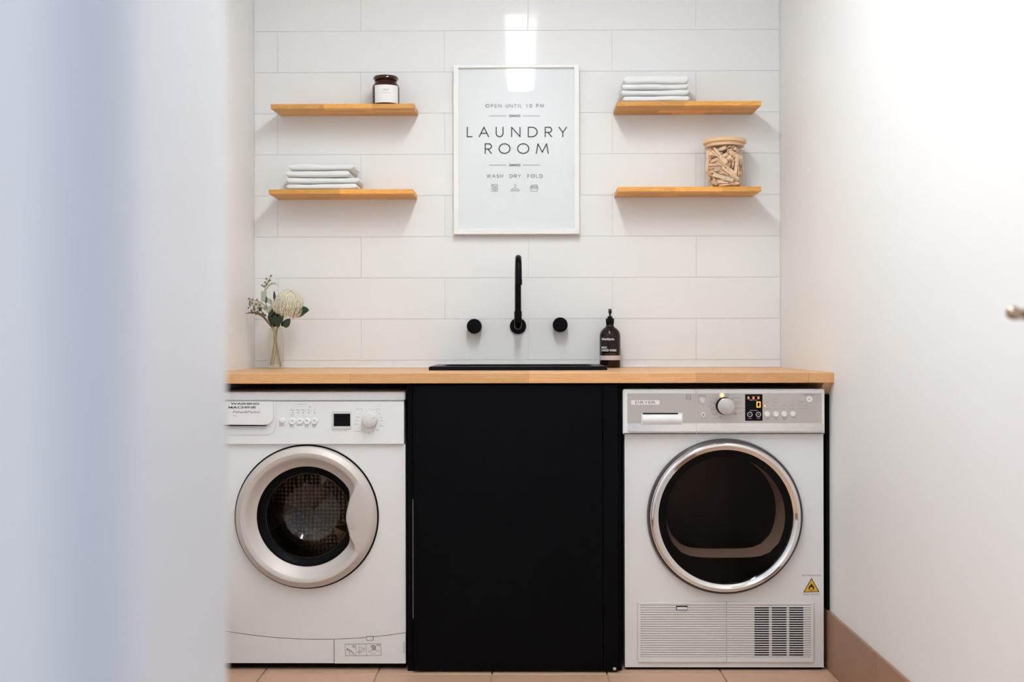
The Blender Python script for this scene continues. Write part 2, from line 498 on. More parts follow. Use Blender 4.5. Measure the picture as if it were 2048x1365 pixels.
# tiled back wall
wb = structure('wall_back', box(NB(), XL - .1, XR + .1, D + .002, D + .1, -.06, CEIL), M['grout'])
rowh = (P(1024, 61, D)[1] - P(1024, 638.3, D)[1]) / 7
zb = P(1024, 638.3, D)[1]
jA = P(1057, 600, D)[0]; tw = (P(1392, 600, D)[0] - P(722, 600, D)[0]) / 2; jB = P(890, 600, D)[0]
random.seed(5)
g = 0.0006
for r in range(-2, 10):
    z0, z1 = zb + r * rowh, zb + (r + 1) * rowh
    if z1 < BT: continue
    z0 = max(z0, BT - .02); z1 = min(z1, CEIL)
    if z1 - z0 < .01: continue
    j = jA if r % 2 else jB               # row just above the 638 line has joints at 890, 1225
    x = j - 6 * tw
    while x < XR:
        a, b = max(x, XL), min(x + tw, XR)
        if b - a > .006:
            bmx = box(NB(), a + g, b - g, D, D + .006, z0 + g, z1 - g, .0006)
            t = obj('tile', bmx, M['tile'], wb)
            t.rotation_euler = (random.uniform(-.0004, .0004), 0, random.uniform(-.0004, .0004))
        x += tw
# silicone bead where the tiles meet the worktop and side walls
obj('sealant_bead', box(NB(), XL, XR, D - .003, D + .004, BT, BT + .004, .001), M['paint'], wb)
# painted back wall below the worktop is in shade: dark boards behind the machines stand in for that shade

# skirting tiles along both side walls
for side, x, s in (('right', XR, -1), ('left', XL, 1)):
    root = thing('baseboard_' + side, (x, 2.4, 0), kind='structure')
    obj('grout_backing', box(NB(), min(x, x + s * .006), max(x, x + s * .006), YP1, D, 0, .174), M['floorgrout'], root)
    for j in range(-6, 3):
        c, d = yj - .03 + j * TS, yj - .03 + (j + 1) * TS
        c, d = max(c, YP1), min(d, D)
        if d - c < .01: continue
        xa, xb = sorted((x, x + s * .009))
        obj('tile', box(NB(), xa, xb, c + .0015, d - .0015, .002, .175, .0012), M['skirt'], root)

# partition with the doorway the picture is taken through
jx = P(455, 700, YP1)[0]
jr = jx + 0.95
def plan_prism(bm, pts, z0, z1):
    a_ = [bm.verts.new((x, y, z0)) for x, y in pts]; b_ = [bm.verts.new((x, y, z1)) for x, y in pts]
    bm.faces.new(a_); bm.faces.new(b_[::-1])
    for i in range(len(pts)): bm.faces.new((a_[i], b_[i], b_[(i + 1) % len(pts)], a_[(i + 1) % len(pts)]))
    return bm
RC = 0.075
left_pts = [(-2.6, YP1), (-2.6, YP0)] + [(jx - RC + RC * math.cos(math.radians(t)), YP0 + RC + RC * math.sin(math.radians(t))) for t in range(-90, 1, 5)] + [(jx, YP1 - .004), (jx - .004, YP1)]
wf = structure('wall_front', plan_prism(NB(), left_pts, 0, CEIL), M['jamb'], True)
obj('right_return', box(NB(), jr, 2.2, YP0, YP1, 0, CEIL, .004), M['jamb'], wf)
obj('door_header', box(NB(), jx, jr, YP0, YP1, 2.06, CEIL), M['jamb'], wf)
structure('trim_1', box(NB(), jr - .014, jr - .0005, YP0 - .004, YP1 + .004, 0, 2.055, .004, 2), M['jamb'])

# the door, swung into the room against the right wall, just outside the picture
hx, hy = jr + .002, YP1 + .03
tx, ty = XR - .02, 1.735
dl = math.hypot(tx - hx, ty - hy); ang = math.atan2(ty - hy, tx - hx)
dr = structure('door_1', box(NB(), 0, dl, -.035, 0, .008, 2.04, .002), M['jamb'])
dr.location = (0, 0, 0)
dr.data.transform(Matrix.Translation((dl / 2, -.0175, 1.024)))
dr.location = (hx, hy, 0); dr.rotation_euler = (0, 0, ang)
def local_obj(name, bm, m, parent, smooth=True):
    bmesh.ops.recalc_face_normals(bm, faces=bm.faces)
    me = bpy.data.meshes.new(name); bm.to_mesh(me); bm.free(); me.materials.append(m)
    if smooth: me.shade_smooth()
    o = bpy.data.objects.new(name, me); C.objects.link(o); o.parent = parent; return o
HZ = 1.024
bm = NB()
pts = [(dl - .06, 0, HZ), (dl - .06, .022, HZ), (dl - .06, .042, HZ), (dl - .062, .052, HZ), (dl - .072, .057, HZ), (dl - .09, .058, HZ), (dl - .13, .058, HZ), (dl - .18, .057, HZ)]
tube(bm, pts, .0105, 14)
hd = local_obj('door_handle', bm, M['handle'], dr)
local_obj('handle_rose', lathe(NB(), [(0, .009), (.022, .009), (.026, .006), (.026, 0)], dl - .06, 0, HZ, 'Y', 28), M['handle'], hd).data.transform(Matrix.Scale(-1, 4, (0, 1, 0)))

# hall behind the camera
structure('wall_hall', box(NB(), -2.6, 2.2, -2.5, -2.4, -.06, CEIL), M['paint'])

# ceiling batten
lx = P(1035, 60, D)[0] + 0.012
bl = thing('batten_light', (lx, 2.6, CEIL), 'white ceiling batten light with a curved opal diffuser above the worktop', 'ceiling light')
obj('base_plate', box(NB(), lx - .05, lx + .05, 1.31, 2.73, CEIL - .04, CEIL, .003), M['plastic'], bl)
bm = NB()
rings = []
ny = 20
LY0, LY1, LW, LZ = 1.29, 2.75, .074, CEIL - .04
for i in range(ny + 1):
    t = i / ny; y = LY0 + (LY1 - LY0) * t
    e = min(t, 1 - t) * (LY1 - LY0)
    k = min(1, math.sqrt(max(0, 1 - max(0, 1 - e / .05) ** 2)) * .9 + .1)
    rings.append([bm.verts.new((lx + LW * math.cos(a) * (0.75 + .25 * k), y, LZ - .020 * k * math.sin(a))) for a in [PI * q / 12 for q in range(13)]])
for A, B in zip(rings, rings[1:]):
    for q in range(12): bm.faces.new((A[q], A[q + 1], B[q + 1], B[q]))
bm.faces.new(rings[0]); bm.faces.new(rings[-1][::-1])
obj('diffuser', bm, M['batten'], bl, True)

# ------------------------------------------------------------------ worktop
YB = 3.05
BTH = .0305
wt = thing('worktop', ((XL + XR) / 2, 3.36, BT - BTH), 'long laminated timber worktop running wall to wall over both machines', 'worktop')
SX0, SX1 = P(857, 737, 3.335)[0], P(1215, 737, 3.335)[0]
SY0, SY1 = 3.335, 3.66
front = YB + .042
for a, b in ((XL, P(700, 757, YB)[0]), (P(700, 757, YB)[0], P(1057, 757, YB)[0]), (P(1057, 757, YB)[0], P(1392, 757, YB)[0]), (P(1392, 757, YB)[0], P(1618, 757, YB)[0]), (P(1618, 757, YB)[0], XR)):
    obj('stave', box(NB(), a + .00005, b - .00005, YB, front, BT - BTH, BT, .0012), M['bench'], wt)
hx0, hx1, hy0, hy1 = SX0 + .02, SX1 - .02, SY0 + .02, SY1 - .02
rows = []
y = front
random.seed(11)
while y < D - .001:
    y2 = min(y + .046, D - .0005)
    segs = [(XL, XR)]
    if y2 > hy0 and y < hy1: segs = [(XL, hx0), (hx1, XR)]
    for a, b in segs:
        x = a
        while x < b - .001:
            x2 = min(b, x + random.uniform(.3, .6))
            if b - x2 < .1: x2 = b
            obj('stave', box(NB(), x, x2, y, y2, BT - BTH, BT), M['bench'], wt)
            x = x2
    y = y2

# timber cleat under the worktop's right end
bm = NB()
yc0, yc1 = 3.062, 3.105
pts = [(yc0, BT - BTH), (3.6, BT - BTH), (3.6, BT - BTH - .036), (yc1, BT - BTH - .036)]
a = [bm.verts.new((XR - .027, y_, z_)) for y_, z_ in pts]; b = [bm.verts.new((XR, y_, z_)) for y_, z_ in pts]
bm.faces.new(a); bm.faces.new(b[::-1])
for i in range(4): bm.faces.new((a[i], b[i], b[(i + 1) % 4], a[(i + 1) % 4]))
tag(obj('support_cleat', bm, M['pine'], None), 'raw pine cleat on the right wall under the end of the worktop', 'wood strip')

# ------------------------------------------------------------------ sink cabinet
CY = 3.06
cx0, cx1, cz0, cz1 = R4(824, 771, 1238, 1346, CY)
cz0 = 0.0
cab = thing('sink_cabinet', ((cx0 + cx1) / 2, 3.3, 0), 'plain black cabinet under the sink between the two machines', 'cabinet')
ct = BT - BTH - .0035
obj('side_panel', box(NB(), P(815, 1000, 3.075)[0], P(825.3, 1000, CY)[0], 3.075, 3.6, .0, ct, .001), M['blackcab'], cab)
obj('side_panel', box(NB(), P(1236.6, 1000, CY)[0], P(1242.5, 1000, 3.08)[0], 3.08, 3.6, .0, ct, .001), M['blackcab'], cab)
obj('back_panel', box(NB(), cx0, cx1, 3.6, 3.612, 0, ct), M['blackcab'], cab)
dor = obj('door', box(NB(), P(826.5, 1000, CY)[0], P(1205, 1000, CY)[0], CY, CY + .018, .006, ct - .002, .0012, 2), M['blackcab'], cab)
obj('filler_panel', box(NB(), P(1206, 1000, CY)[0], P(1236, 1000, CY)[0], CY + .0005, CY + .0185, .004, ct - .002, .001), M['blackcab'], cab)
q = R4(825.6, 1000, 826.3, 1238, CY)
obj('edge_highlight', box(NB(), q[0], q[0] + .0006, CY + .001, CY + .01, q[2], q[3]), M['plastic2'], cab)  # pale sliver standing in for the highlight along the door edge
obj('top_rail', box(NB(), P(826, 770, CY)[0], P(1225, 770, CY)[0], CY + .03, CY + .06, ct - .05, ct), M['blackcab'], cab)
obj('floor_bracket', box(NB(), P(1226, 1338, CY)[0], P(1232, 1338, CY)[0], CY - .0015, CY, .008, .016, .0004), M['chrome'], cab)
for x_ in (P(816, 1340, 3.08)[0] + .004, P(1241, 1340, 3.08)[0] - .003):
    obj('foot', box(NB(), x_ - .003, x_ + .003, 3.09, 3.12, 0, .004), M['blackplinth'], cab)

# dark boards added in place of the shade behind the machines
tag(obj('shade_board', box(NB(), XL, P(813, 900, 3.1)[0] - .012, 3.655, 3.667, 0, BT - BTH - .04), M['recess_shade'], None), 'dark board standing in for the shade behind the washing machine', 'board')
tag(obj('shade_board', box(NB(), P(1243, 900, 3.1)[0], XR, 3.655, 3.667, 0, BT - BTH - .04), M['recess_shade'], None), 'dark board standing in for the shade behind the dryer', 'board')

tag(obj('shade_board', box(NB(), XR - .0085, XR - .0002, 3.098, 3.654, .176, BT - BTH - .037), M['recess_shade'], None), 'dark board standing in for the shade on the right wall beside the dryer', 'board')  # dark sheet added for the shade between dryer and wall

# ------------------------------------------------------------------ sink
sk = thing('inset_sink', ((SX0 + SX1) / 2, (SY0 + SY1) / 2, BT), 'black rectangular inset sink in the middle of the worktop', 'sink')
RH = .0125
def loop(x0, x1, y0, y1, z, r, n=5):
    return [(px, pz, z) for px, pz in rrect(x0, x1, y0, y1, r, n)]
bm = NB()
loops = [loop(SX0, SX1, SY0, SY1, BT, .008), loop(SX0, SX1, SY0, SY1, BT + RH - .003, .008), loop(SX0 + .003, SX1 - .003, SY0 + .003, SY1 - .003, BT + RH, .007),
         loop(SX0 + .030, SX1 - .030, SY0 + .035, SY1 - .022, BT + RH, .02), loop(SX0 + .034, SX1 - .034, SY0 + .039, SY1 - .026, BT + RH - .004, .02)]
vl = [[bm.verts.new(p) for p in lp] for lp in loops]
for A, B in zip(vl, vl[1:]):
    n = len(A)
    for i in range(n): bm.faces.new((A[i], A[(i + 1) % n], B[(i + 1) % n], B[i]))
obj('rim', bm, M['sink'], sk, True)
bm = NB()
loops = [loop(SX0 + .034, SX1 - .034, SY0 + .039, SY1 - .026, BT + RH - .004, .02), loop(SX0 + .040, SX1 - .040, SY0 + .045, SY1 - .032, BT - .15, .03),
         loop(SX0 + .06, SX1 - .06, SY0 + .065, SY1 - .05, BT - .17, .03)]
vl = [[bm.verts.new(p) for p in lp] for lp in loops]
for A, B in zip(vl, vl[1:]):
    n = len(A)
    for i in range(n): bm.faces.new((A[i], A[(i + 1) % n], B[(i + 1) % n], B[i]))
bm.faces.new(vl[-1])
obj('basin', bm, M['sink'], sk, True)
obj('drain', lathe(NB(), [(.0, .002), (.03, .002), (.034, 0)], (SX0 + SX1) / 2, (SY0 + SY1) / 2, BT - .1695, 'Z', 24), M['chrome'], sk, True)

# ------------------------------------------------------------------ tap and two wall handles
tx_, tz_ = P(1036, 652.5, D)
tp = thing('wall_tap', (tx_, D, tz_), 'tall matt black gooseneck tap on the tiled wall above the sink', 'tap')
fr_ = 16.3 * PX(D)
obj('wall_flange', lathe(NB(), [(0, .009), (fr_ - .001, .009), (fr_, .008), (fr_, 0)], tx_, D, tz_, 'Y', 48), M['matblack'], tp, True)
ry = 3.585
rx, _ = P(1036, 600, ry)
rr = 6.3 * PX(ry)
zt = P(1036, 510, 3.54)[1] - rr
bend = .05
zb_ = P(1036, 653, ry)[1]
path = [(tx_, D - .005, tz_), (tx_, ry + .022, tz_), (rx, ry + .008, tz_ + .004), (rx, ry, tz_ + .018), (rx, ry, tz_ + .05)]
body = path[:]
obj('tap_body', tube(NB(), smooth_path(path, 5), [7.6 * PX(ry)] * 21, 20), M['matblack'], tp, True)
path = [(rx, ry, tz_ + .02), (rx, ry, zt - bend)]
for i in range(1, 13):
    a_ = PI * i / 12
    path.append((rx + .0028 * i / 12, ry - bend + bend * math.cos(a_), zt - bend + bend * math.sin(a_)))
zn = P(1038, 570, ry - 2 * bend)[1]
path.append((rx + .0028, ry - 2 * bend, zn))
obj('spout', tube(NB(), path, rr, 20), M['matblack'], tp, True)
obj('nozzle', tube(NB(), [(rx + .0028, ry - 2 * bend, zn), (rx + .0028, ry - 2 * bend, zn + .018)], rr + .0008, 20), M['matblack'], tp, True)
for px_, py_, nm, lb in ((948.3, 653, 'tap_handle', 'round matt black tap handle on the wall left of the gooseneck tap'), (1120.5, 650, 'tap_handle', 'round matt black tap handle on the wall right of the gooseneck tap')):
    YH = D - .05
    kx, kz = P(px_, py_, YH)
    h = thing(nm, (kx, D, kz), lb, 'tap handle', 'pair of round tap handles')
    r_ = 14.9 * PX(YH)
    obj('knob', lathe(NB(), [(0, .05), (r_ - .0015, .05), (r_, .0485), (r_, .012), (r_ - .003, .010)], kx, D, kz, 'Y', 48), M['matblack'], h, True)
    obj('collar', lathe(NB(), [(r_ - .004, .012), (r_ - .004, 0)], kx, D, kz, 'Y', 40), M['matblack'], h, True)

# ------------------------------------------------------------------ floating shelves
def shelf(label, px0, px1, pyback, pytop_front, T, tilt=0.0, dep=.144):
    """px0, px1: back underside ends; pyback: back underside row"""
    x0 = P(px0, pyback, D)[0]; x1 = P(px1, pyback, D)[0]
    z0 = P((px0 + px1) / 2, pyback, D)[1]
    s = thing('floating_shelf', (x0 + (x1 - x0) / 2, D, z0), label, 'shelf', 'four short oak wall shelves')
    random.seed(int(px0 * 7 + pyback))
    nrow = 4
    for r in range(nrow):
        ya = D - dep * (r + 1) / nrow; yb = D - dep * r / nrow - (.0005 if r == 0 else 0)
        cuts = [0, random.uniform(.28, .5), random.uniform(.62, .8), 1]
        for a, b in zip(cuts, cuts[1:]):
            obj('stave', box(NB(), x0 + (x1 - x0) * a, x0 + (x1 - x0) * b, ya + .0001, yb, z0, z0 + T, .0006), M['shelf'], s)
    s.rotation_euler = (tilt, 0, 0)
    return s, x0, x1, z0 + T

TH = .0158
s1, s1a, s1b, zs1 = shelf('oak wall shelf at upper left holding the brown candle jar', 561, 836.5, 232, 0, TH, math.radians(2.4))
s2, s2a, s2b, zs2 = shelf('oak wall shelf at lower left holding the thinner stack of white towels', 557, 834.5, 399.5, 0, TH)
s3, s3a, s3b, zs3 = shelf('oak wall shelf at upper right holding the taller stack of white towels', 1226.5, 1504, 230, 0, TH)
s4, s4a, s4b, zs4 = shelf('oak wall shelf at lower right holding the jar of clothes pegs', 1228.5, 1504, 394.8, 0, TH)

# ------------------------------------------------------------------ folded towels
def towel(x0, x1, y0, y1, z0, h, seed, label, group, layers=2):
    rnd = random.Random(seed)
    ph = [rnd.uniform(0, 6.28) for _ in range(6)]
    NX, NR = 36, 40
    bm = NB(); rings = []
    for i in range(NX + 1):
        t = i / NX
        e = min(t, 1 - t) * (x1 - x0)
        k = math.sqrt(max(0.0, 1 - (1 - min(1, e / (h * .42))) ** 2))
        k = .25 + .75 * k
        x = x0 + (x1 - x0) * t
        w = .0010 * math.sin(5 * t + ph[0]) + .0006 * math.sin(13 * t + ph[1])
        ring = []
        hh = h * (1 + .05 * math.sin(7 * t + ph[2])) * k
        for q in range(NR):
            a = 2 * PI * q / NR
            ca, sa = math.cos(a), math.sin(a)
            n = 5.0
            sx = math.copysign(abs(ca) ** (2 / n), ca); sz = math.copysign(abs(sa) ** (2 / 3.2), sa)
            yy = (y0 + y1) / 2 + (y1 - y0) / 2 * sx * (.985 + .015 * k) + .002 * math.sin(9 * t + ph[3]) * (1 if sx < 0 else 0)
            zz = z0 + h / 2 + hh / 2 * sz * 1.0 + w * (.5 + .5 * sz)
            if sx < -.9: zz += 0
            ring.append(bm.verts.new((x, yy, max(z0 + .0002, zz))))
        rings.append(ring)
    for A, B in zip(rings, rings[1:]):
        for q in range(NR):
            bm.faces.new((A[q], A[(q + 1) % NR], B[(q + 1) % NR], B[q]))
    for R_, fl_ in ((rings[0], False), (rings[-1], True)):
        c = bm.verts.new(sum((v.co for v in R_), Vector()) / NR)
        for q in range(NR): bm.faces.new((R_[q], R_[(q + 1) % NR], c))
    t_ = obj('folded_towel', bm, M['towel'], None, 'all', base=True)
    return tag(t_, label, 'towel', group)

YT = 3.548
sc_ = PX(YT)
def stack(rows, zbase, total_px, y0, y1, group, labels):
    H = sum(r[2] for r in rows)
    z = zbase
    for n_, ((a, b, hpx), lb) in enumerate(zip(rows, labels)):
        h = hpx * sc_
        xa, xb = P(a, 300, YT)[0], P(b, 300, YT)[0]
        towel(xa, xb, y0 + .003 * (n_ % 2), y1, z, h, 31 + n_ * 3 + int(zbase * 100), lb, group)
        z += h
names_l = ['folded white towel at the bottom of the stack on the lower left shelf', 'folded white towel second from the bottom on the lower left shelf',
           'folded white towel third from the bottom on the lower left shelf', 'folded white towel on top of the stack on the lower left shelf']
names_r = ['folded white towel at the bottom of the stack on the upper right shelf', 'folded white towel second from the bottom on the upper right shelf',
           'folded white towel third from the bottom on the upper right shelf', 'plump folded white towel on top of the stack on the upper right shelf']
stack([(572, 714, 13), (572, 718, 12.5), (571, 699, 14), (576, 708, 14)], zs2, 55, 3.545, 3.665, 'towels on the lower left shelf', names_l)
stack([(1246, 1380, 13.5), (1242, 1379, 12), (1244, 1377, 11.5), (1248, 1378.5, 18.5)], zs3, 57, 3.545, 3.665, 'towels on the upper right shelf', names_r)

# ------------------------------------------------------------------ candle jar
cyc = 3.595
cxj = P(772, 190, cyc)[0]
zj = zs1 - math.tan(math.radians(2.4)) * (D - cyc) + .0012
k_ = PX(cyc)
r_ = 27 * k_
cj = thing('candle_jar', (cxj, cyc, zj), 'amber glass candle jar with a dark lid and white label', 'candle')
Hh = (209 - 149.5) * k_
obj('glass_jar', lathe(NB(), [(0, .001), (r_ - .004, 0), (r_, .004), (r_, Hh * .64), (r_ - .003, Hh * .70), (r_ * .82, Hh * .76), (r_ * .80, Hh * .80), (r_ * .83, Hh * .82), (r_ * .80, Hh * .84), (r_ * .80, Hh * .88)], cxj, cyc, zj, 'Z', 48), M['amber'], cj, True)
obj('wax', lathe(NB(), [(0, .003), (r_ - .004, .004), (r_ - .004, Hh * .58), (0, Hh * .58)], cxj, cyc, zj, 'Z', 32), M['wax'], cj, True)
obj('lid', lathe(NB(), [(0, Hh * .86), (r_ * .84, Hh * .86), (r_ * .88, Hh * .875), (r_ * .93, Hh * .90), (r_ * .925, Hh * .95), (r_ * .87, Hh * .985), (r_ * .60, Hh), (0, Hh)], cxj, cyc, zj, 'Z', 48), M['amberdark'], cj, True)
def wrapped(bm, cx, cy, R, x_mid, ang0=0.0):
    """bend a flat mesh drawn in plane y=0 round a vertical cylinder"""
    for v in bm.verts:
        a = (v.co.x - x_mid) / R + ang0
        off = v.co.y
        v.co = Vector((cx + (R + off) * math.sin(a), cy - (R + off) * math.cos(a), v.co.z))
    return bm
def curved_patch(cx, cy, R, a0, a1, z0, z1, n=20, th=.0004):
    bm = NB()
    rows_ = [[bm.verts.new((cx + (R + th) * math.sin(a0 + (a1 - a0) * i / n), cy - (R + th) * math.cos(a0 + (a1 - a0) * i / n), z)) for i in range(n + 1)] for z in (z0, z1)]
    for i in range(n): bm.faces.new((rows_[0][i], rows_[0][i + 1], rows_[1][i + 1], rows_[1][i]))
    return bm
obj('label', curved_patch(cxj, cyc, r_, math.radians(-46), math.radians(68), zj + Hh * .06, zj + Hh * .645), M['label'], cj, True)
bm = NB()
text_bm(bm, 'UPLIFT', -.010, .012, zj + Hh * .44, zj + Hh * .50, .0009, -.01)
text_bm(bm, 'ESSENTIAL OIL CANDLE', -.014, .016, zj + Hh * .365, zj + Hh * .39, .0009, -.01)
wrapped(bm, cxj, cyc, r_, 0, .12)
obj('lettering', bm, M['greyink'], cj)
cj.rotation_euler = (math.radians(2.4), 0, 0)

# ------------------------------------------------------------------ jar of clothes pegs
JY = 3.606
jxc = P(1449, 320, JY)[0]
jr_ = 39.5 * PX(JY)
zj4 = zs4 + .0005
zl = P(1449, 283, JY - jr_)[1]
JH = zl - zj4
pj = thing('storage_jar', (jxc, JY, zj4), 'clear glass jar with a wooden lid filled with clothes pegs', 'jar')
obj('glass_jar', lathe(NB(), [(0, .0), (jr_ - .004, 0), (jr_, .005), (jr_, JH - .002), (jr_ - .002, JH)], jxc, JY, zj4, 'Z', 56), M['clearglass'], pj, True)
LR = 43 * PX(JY)
ld = obj('lid', lathe(NB(), [(0, JH + .002), (LR - .006, JH + .002), (LR - .001, JH + .004), (LR, JH + .006), (LR, JH + .014), (LR - .002, JH + .016), (0, JH + .016)], jxc, JY, zj4, 'Z', 56), M['lid'], pj, True)
obj('seal', lathe(NB(), [(0, JH - .008), (jr_ - .003, JH - .008), (jr_ - .003, JH + .002)], jxc, JY, zj4, 'Z', 48), M['lid'], pj, True)

def peg_mesh():
    bm = NB()
    L_, w_, = .072, .0115
    for s in (1, -1):
        prof = [(-.036, .0062), (-.030, .0072), (.004, .0048), (.018, .0050), (.036, .0040), (.036, .0006), (.015, .0006), (.004, .0004), (-.004, .0014), (-.036, .0040)]
        a = [bm.verts.new((x, -w_ / 2, s * z)) for x, z in prof]; b = [bm.verts.new((x, w_ / 2, s * z)) for x, z in prof]
        bm.faces.new(a); bm.faces.new(b[::-1])
        for i in range(len(prof)): bm.faces.new((a[i], b[i], b[(i + 1) % len(prof)], a[(i + 1) % len(prof)]))
    bmesh.ops.recalc_face_normals(bm, faces=bm.faces)
    me = bpy.data.meshes.new('clothes_peg'); bm.to_mesh(me); bm.free(); me.materials.append(M['peg'])
    bm = NB()
    tube(bm, [(-.002, -.0066, 0), (-.002, .0066, 0)], .0026, 8)
    tube(bm, [(-.002, .0066, .0), (.006, .0066, .0052), (.010, .003, .0056), (.010, -.003, .0056)], .0007, 5)
    tube(bm, [(-.002, -.0066, .0), (.006, -.0066, -.0052), (.010, -.003, -.0056), (.010, .003, -.0056)], .0007, 5)
    bmesh.ops.recalc_face_normals(bm, faces=bm.faces)
    ms = bpy.data.meshes.new('spring'); bm.to_mesh(ms); bm.free(); ms.materials.append(M['wire'])
    return me, ms
PM, SM = peg_mesh()
rnd = random.Random(17)
segsP = []
def segdist(p1, d1, p2, d2):
    # sampled distance between two short segments
    best = 9
    for i in (-1, -.5, 0, .5, 1):
        a = p1 + d1 * i
        t = max(-1, min(1, (a - p2).dot(d2) / d2.length_squared))
        best = min(best, (a - (p2 + d2 * t)).length)
        b = p2 + d2 * i
        t = max(-1, min(1, (b - p1).dot(d1) / d1.length_squared))
        best = min(best, (b - (p1 + d1 * t)).length)
    return best
tries = 0
HALF = .031
zc0, zc1 = zj4 + .010, zj4 + JH - .016
while len(segsP) < 130 and tries < 34000:
    tries += 1
    el = rnd.gauss(0, .38); az = rnd.uniform(-PI, PI)
    front_bias = tries < 15000
    th = rnd.gauss(-PI / 2, 1.0) if front_bias else rnd.uniform(-PI, PI)
    if front_bias: az = th + PI / 2 + rnd.gauss(0, .35)
    d = Vector((math.cos(az) * math.cos(el), math.sin(az) * math.cos(el), math.sin(el))) * HALF
    if rnd.random() < .03: d = Vector((rnd.uniform(-.2, .2), rnd.uniform(-.2, .2), 1)).normalized() * HALF
    rad = jr_ * (rnd.uniform(.5, .80) if front_bias else rnd.uniform(0, .9))
    p = Vector((jxc + rad * math.cos(th), JY + rad * math.sin(th), rnd.uniform(zc0, zc1)))
    ok = True
    for s_ in (-1, 1):
        e_ = p + d * (s_ * 1.16)
        if math.hypot(e_.x - jxc, e_.y - JY) > jr_ - .0075 or not (zc0 - .002 < e_.z < zc1 + .002): ok = False
    if not ok: continue
    lim = .0098 if tries < 20000 else .0085
    if any((p - q_).length < .075 and segdist(p, d, q_, e2) < lim for q_, e2 in segsP): continue
    segsP.append((p, d))
for i_, (p, d) in enumerate(segsP):
    o = bpy.data.objects.new('clothes_peg', PM); C.objects.link(o)
    o.location = p
    o.rotation_mode = 'QUATERNION'
    qx = d.to_track_quat('X', 'Z')
    o.rotation_quaternion = qx @ Euler((rnd.uniform(-PI, PI), 0, 0)).to_quaternion()
    tag(o, 'small pale wooden clothes peg inside the lidded glass jar', 'clothes peg', 'clothes pegs inside the lidded glass jar')
    s_ = bpy.data.objects.new('spring', SM); C.objects.link(s_); s_.parent = o

# ------------------------------------------------------------------ framed print
FY = 3.652
x0, x1, z0, z1 = R4(907, 129.5, 1158.5, 468.5, FY)
pf = thing('framed_print', ((x0 + x1) / 2, D, z0), 'framed white laundry room print in a thin white frame', 'framed print')
fw = 10.0 * PX(FY)
for nm_, q in (('frame_rail', (x0, x1, z1 - fw * .55, z1)), ('frame_rail', (x0, x1, z0, z0 + fw)), ('frame_rail', (x0, x0 + fw, z0 + fw, z1 - fw * .55)), ('frame_rail', (x1 - fw, x1, z0 + fw, z1 - fw * .55))):
    obj(nm_, box(NB(), q[0], q[1], FY, D - .001, q[2], q[3], .0006), M['frame'], pf)
PY_ = FY + .011
obj('print_sheet', box(NB(), x0 + fw * .8, x1 - fw * .8, PY_, PY_ + .003, z0 + fw * .8, z1 - fw * .4), M['paper'], pf)
gx = obj('glass_pane', box(NB(), x0 + fw * .9, x1 - fw * .9, FY + .0058, FY + .0064, z0 + fw * .9, z1 - fw * .5), M['posterglass'], pf)
gx.data.polygons.foreach_set('use_smooth', [False] * len(gx.data.polygons))
YI = PY_ - .0006
def cz(zx, zy):   # picture point from the zoomed crop of the print
    return 890 + zx / 3.593, 100 + zy / 3.593
bm = NB()
sw = 2.1 * PX(YI)
for ch, a, b in (('L', 160, 195), ('A', 246, 313), ('U', 368, 417), ('N', 479, 539), ('D', 599, 662), ('R', 720, 766), ('Y', 820, 873)):
    q = R4(cz(a, 0)[0], cz(0, 556)[1], cz(b, 0)[0], cz(0, 624)[1], YI); glyph(bm, ch, *q, sw, YI)
for ch, a, b in (('R', 289, 333), ('O', 389, 467), ('O', 522, 602), ('M', 656, 742)):
    q = R4(cz(a, 0)[0], cz(0, 675)[1], cz(b, 0)[0], cz(0, 744)[1], YI); glyph(bm, ch, *q, sw, YI)
obj('title_lettering', bm, M['ink'], pf)
bm = NB()
s2_ = .7 * PX(YI)
def tpx(s, a, b, t, u, w=s2_):
    q = R4(cz(a, 0)[0], cz(0, t)[1], cz(b, 0)[0], cz(0, u)[1], YI); thin_text(bm, s, *q, w, YI)
s3_ = 1.0 * PX(YI)
tpx('OPEN', 293, 405, 391, 413, s3_); tpx('UNTIL', 436, 552, 391, 413, s3_); tpx('10', 584, 625, 391, 413, s3_); tpx('PM', 656, 710, 391, 413, s3_)
tpx('WASH', 301, 415, 896, 917, s3_); tpx('DRY', 466, 543, 896, 917, s3_); tpx('FOLD', 594, 700, 896, 917, s3_)
def rb(pts, w=s2_):
    ribbon(bm, [P(*cz(a, b), YI) for a, b in pts], w, YI)
for y_ in (474, 828):
    rb([(320, y_), (440, y_)], s3_); rb([(562, y_), (681, y_)], s3_)
    for s_ in (-1, 1):
        rb([(463, y_ + 9 * s_), (500, y_ + 3 * s_), (540, y_ + 9 * s_), (540, y_ + 3 * s_), (463, y_ + 2 * s_), (463, y_ + 9 * s_)])
    rb([(493, y_ - 9), (493, y_ + 9)]); rb([(506, y_ - 9), (506, y_ + 9)])
rb([(336, 967), (377, 967), (377, 1018), (336, 1018), (336, 967)]); rb([(336, 978), (377, 978)])
rb([(357 + 13 * math.cos(t_ * PI / 8), 998 + 13 * math.sin(t_ * PI / 8)) for t_ in range(17)])
rb([(357 + 8 * math.cos(t_ * PI / 6), 998 + 8 * math.sin(t_ * PI / 6)) for t_ in range(13)]); rb([(341, 973), (350, 973)])
rb([(494, 975), (499, 968), (508, 970), (509, 977), (503, 984), (503, 990), (472, 1006), (474, 1014), (533, 1014), (535, 1006), (503, 990)]); rb([(482, 1006), (526, 1006)])
rb([(613, 985), (620, 1018), (662, 1018), (669, 985), (613, 985)]); rb([(610, 990), (672, 990)]); rb([(620, 985), (622, 972), (662, 970), (662, 985)]); rb([(620, 978), (660, 978)]); rb([(618, 1000), (665, 1000)])
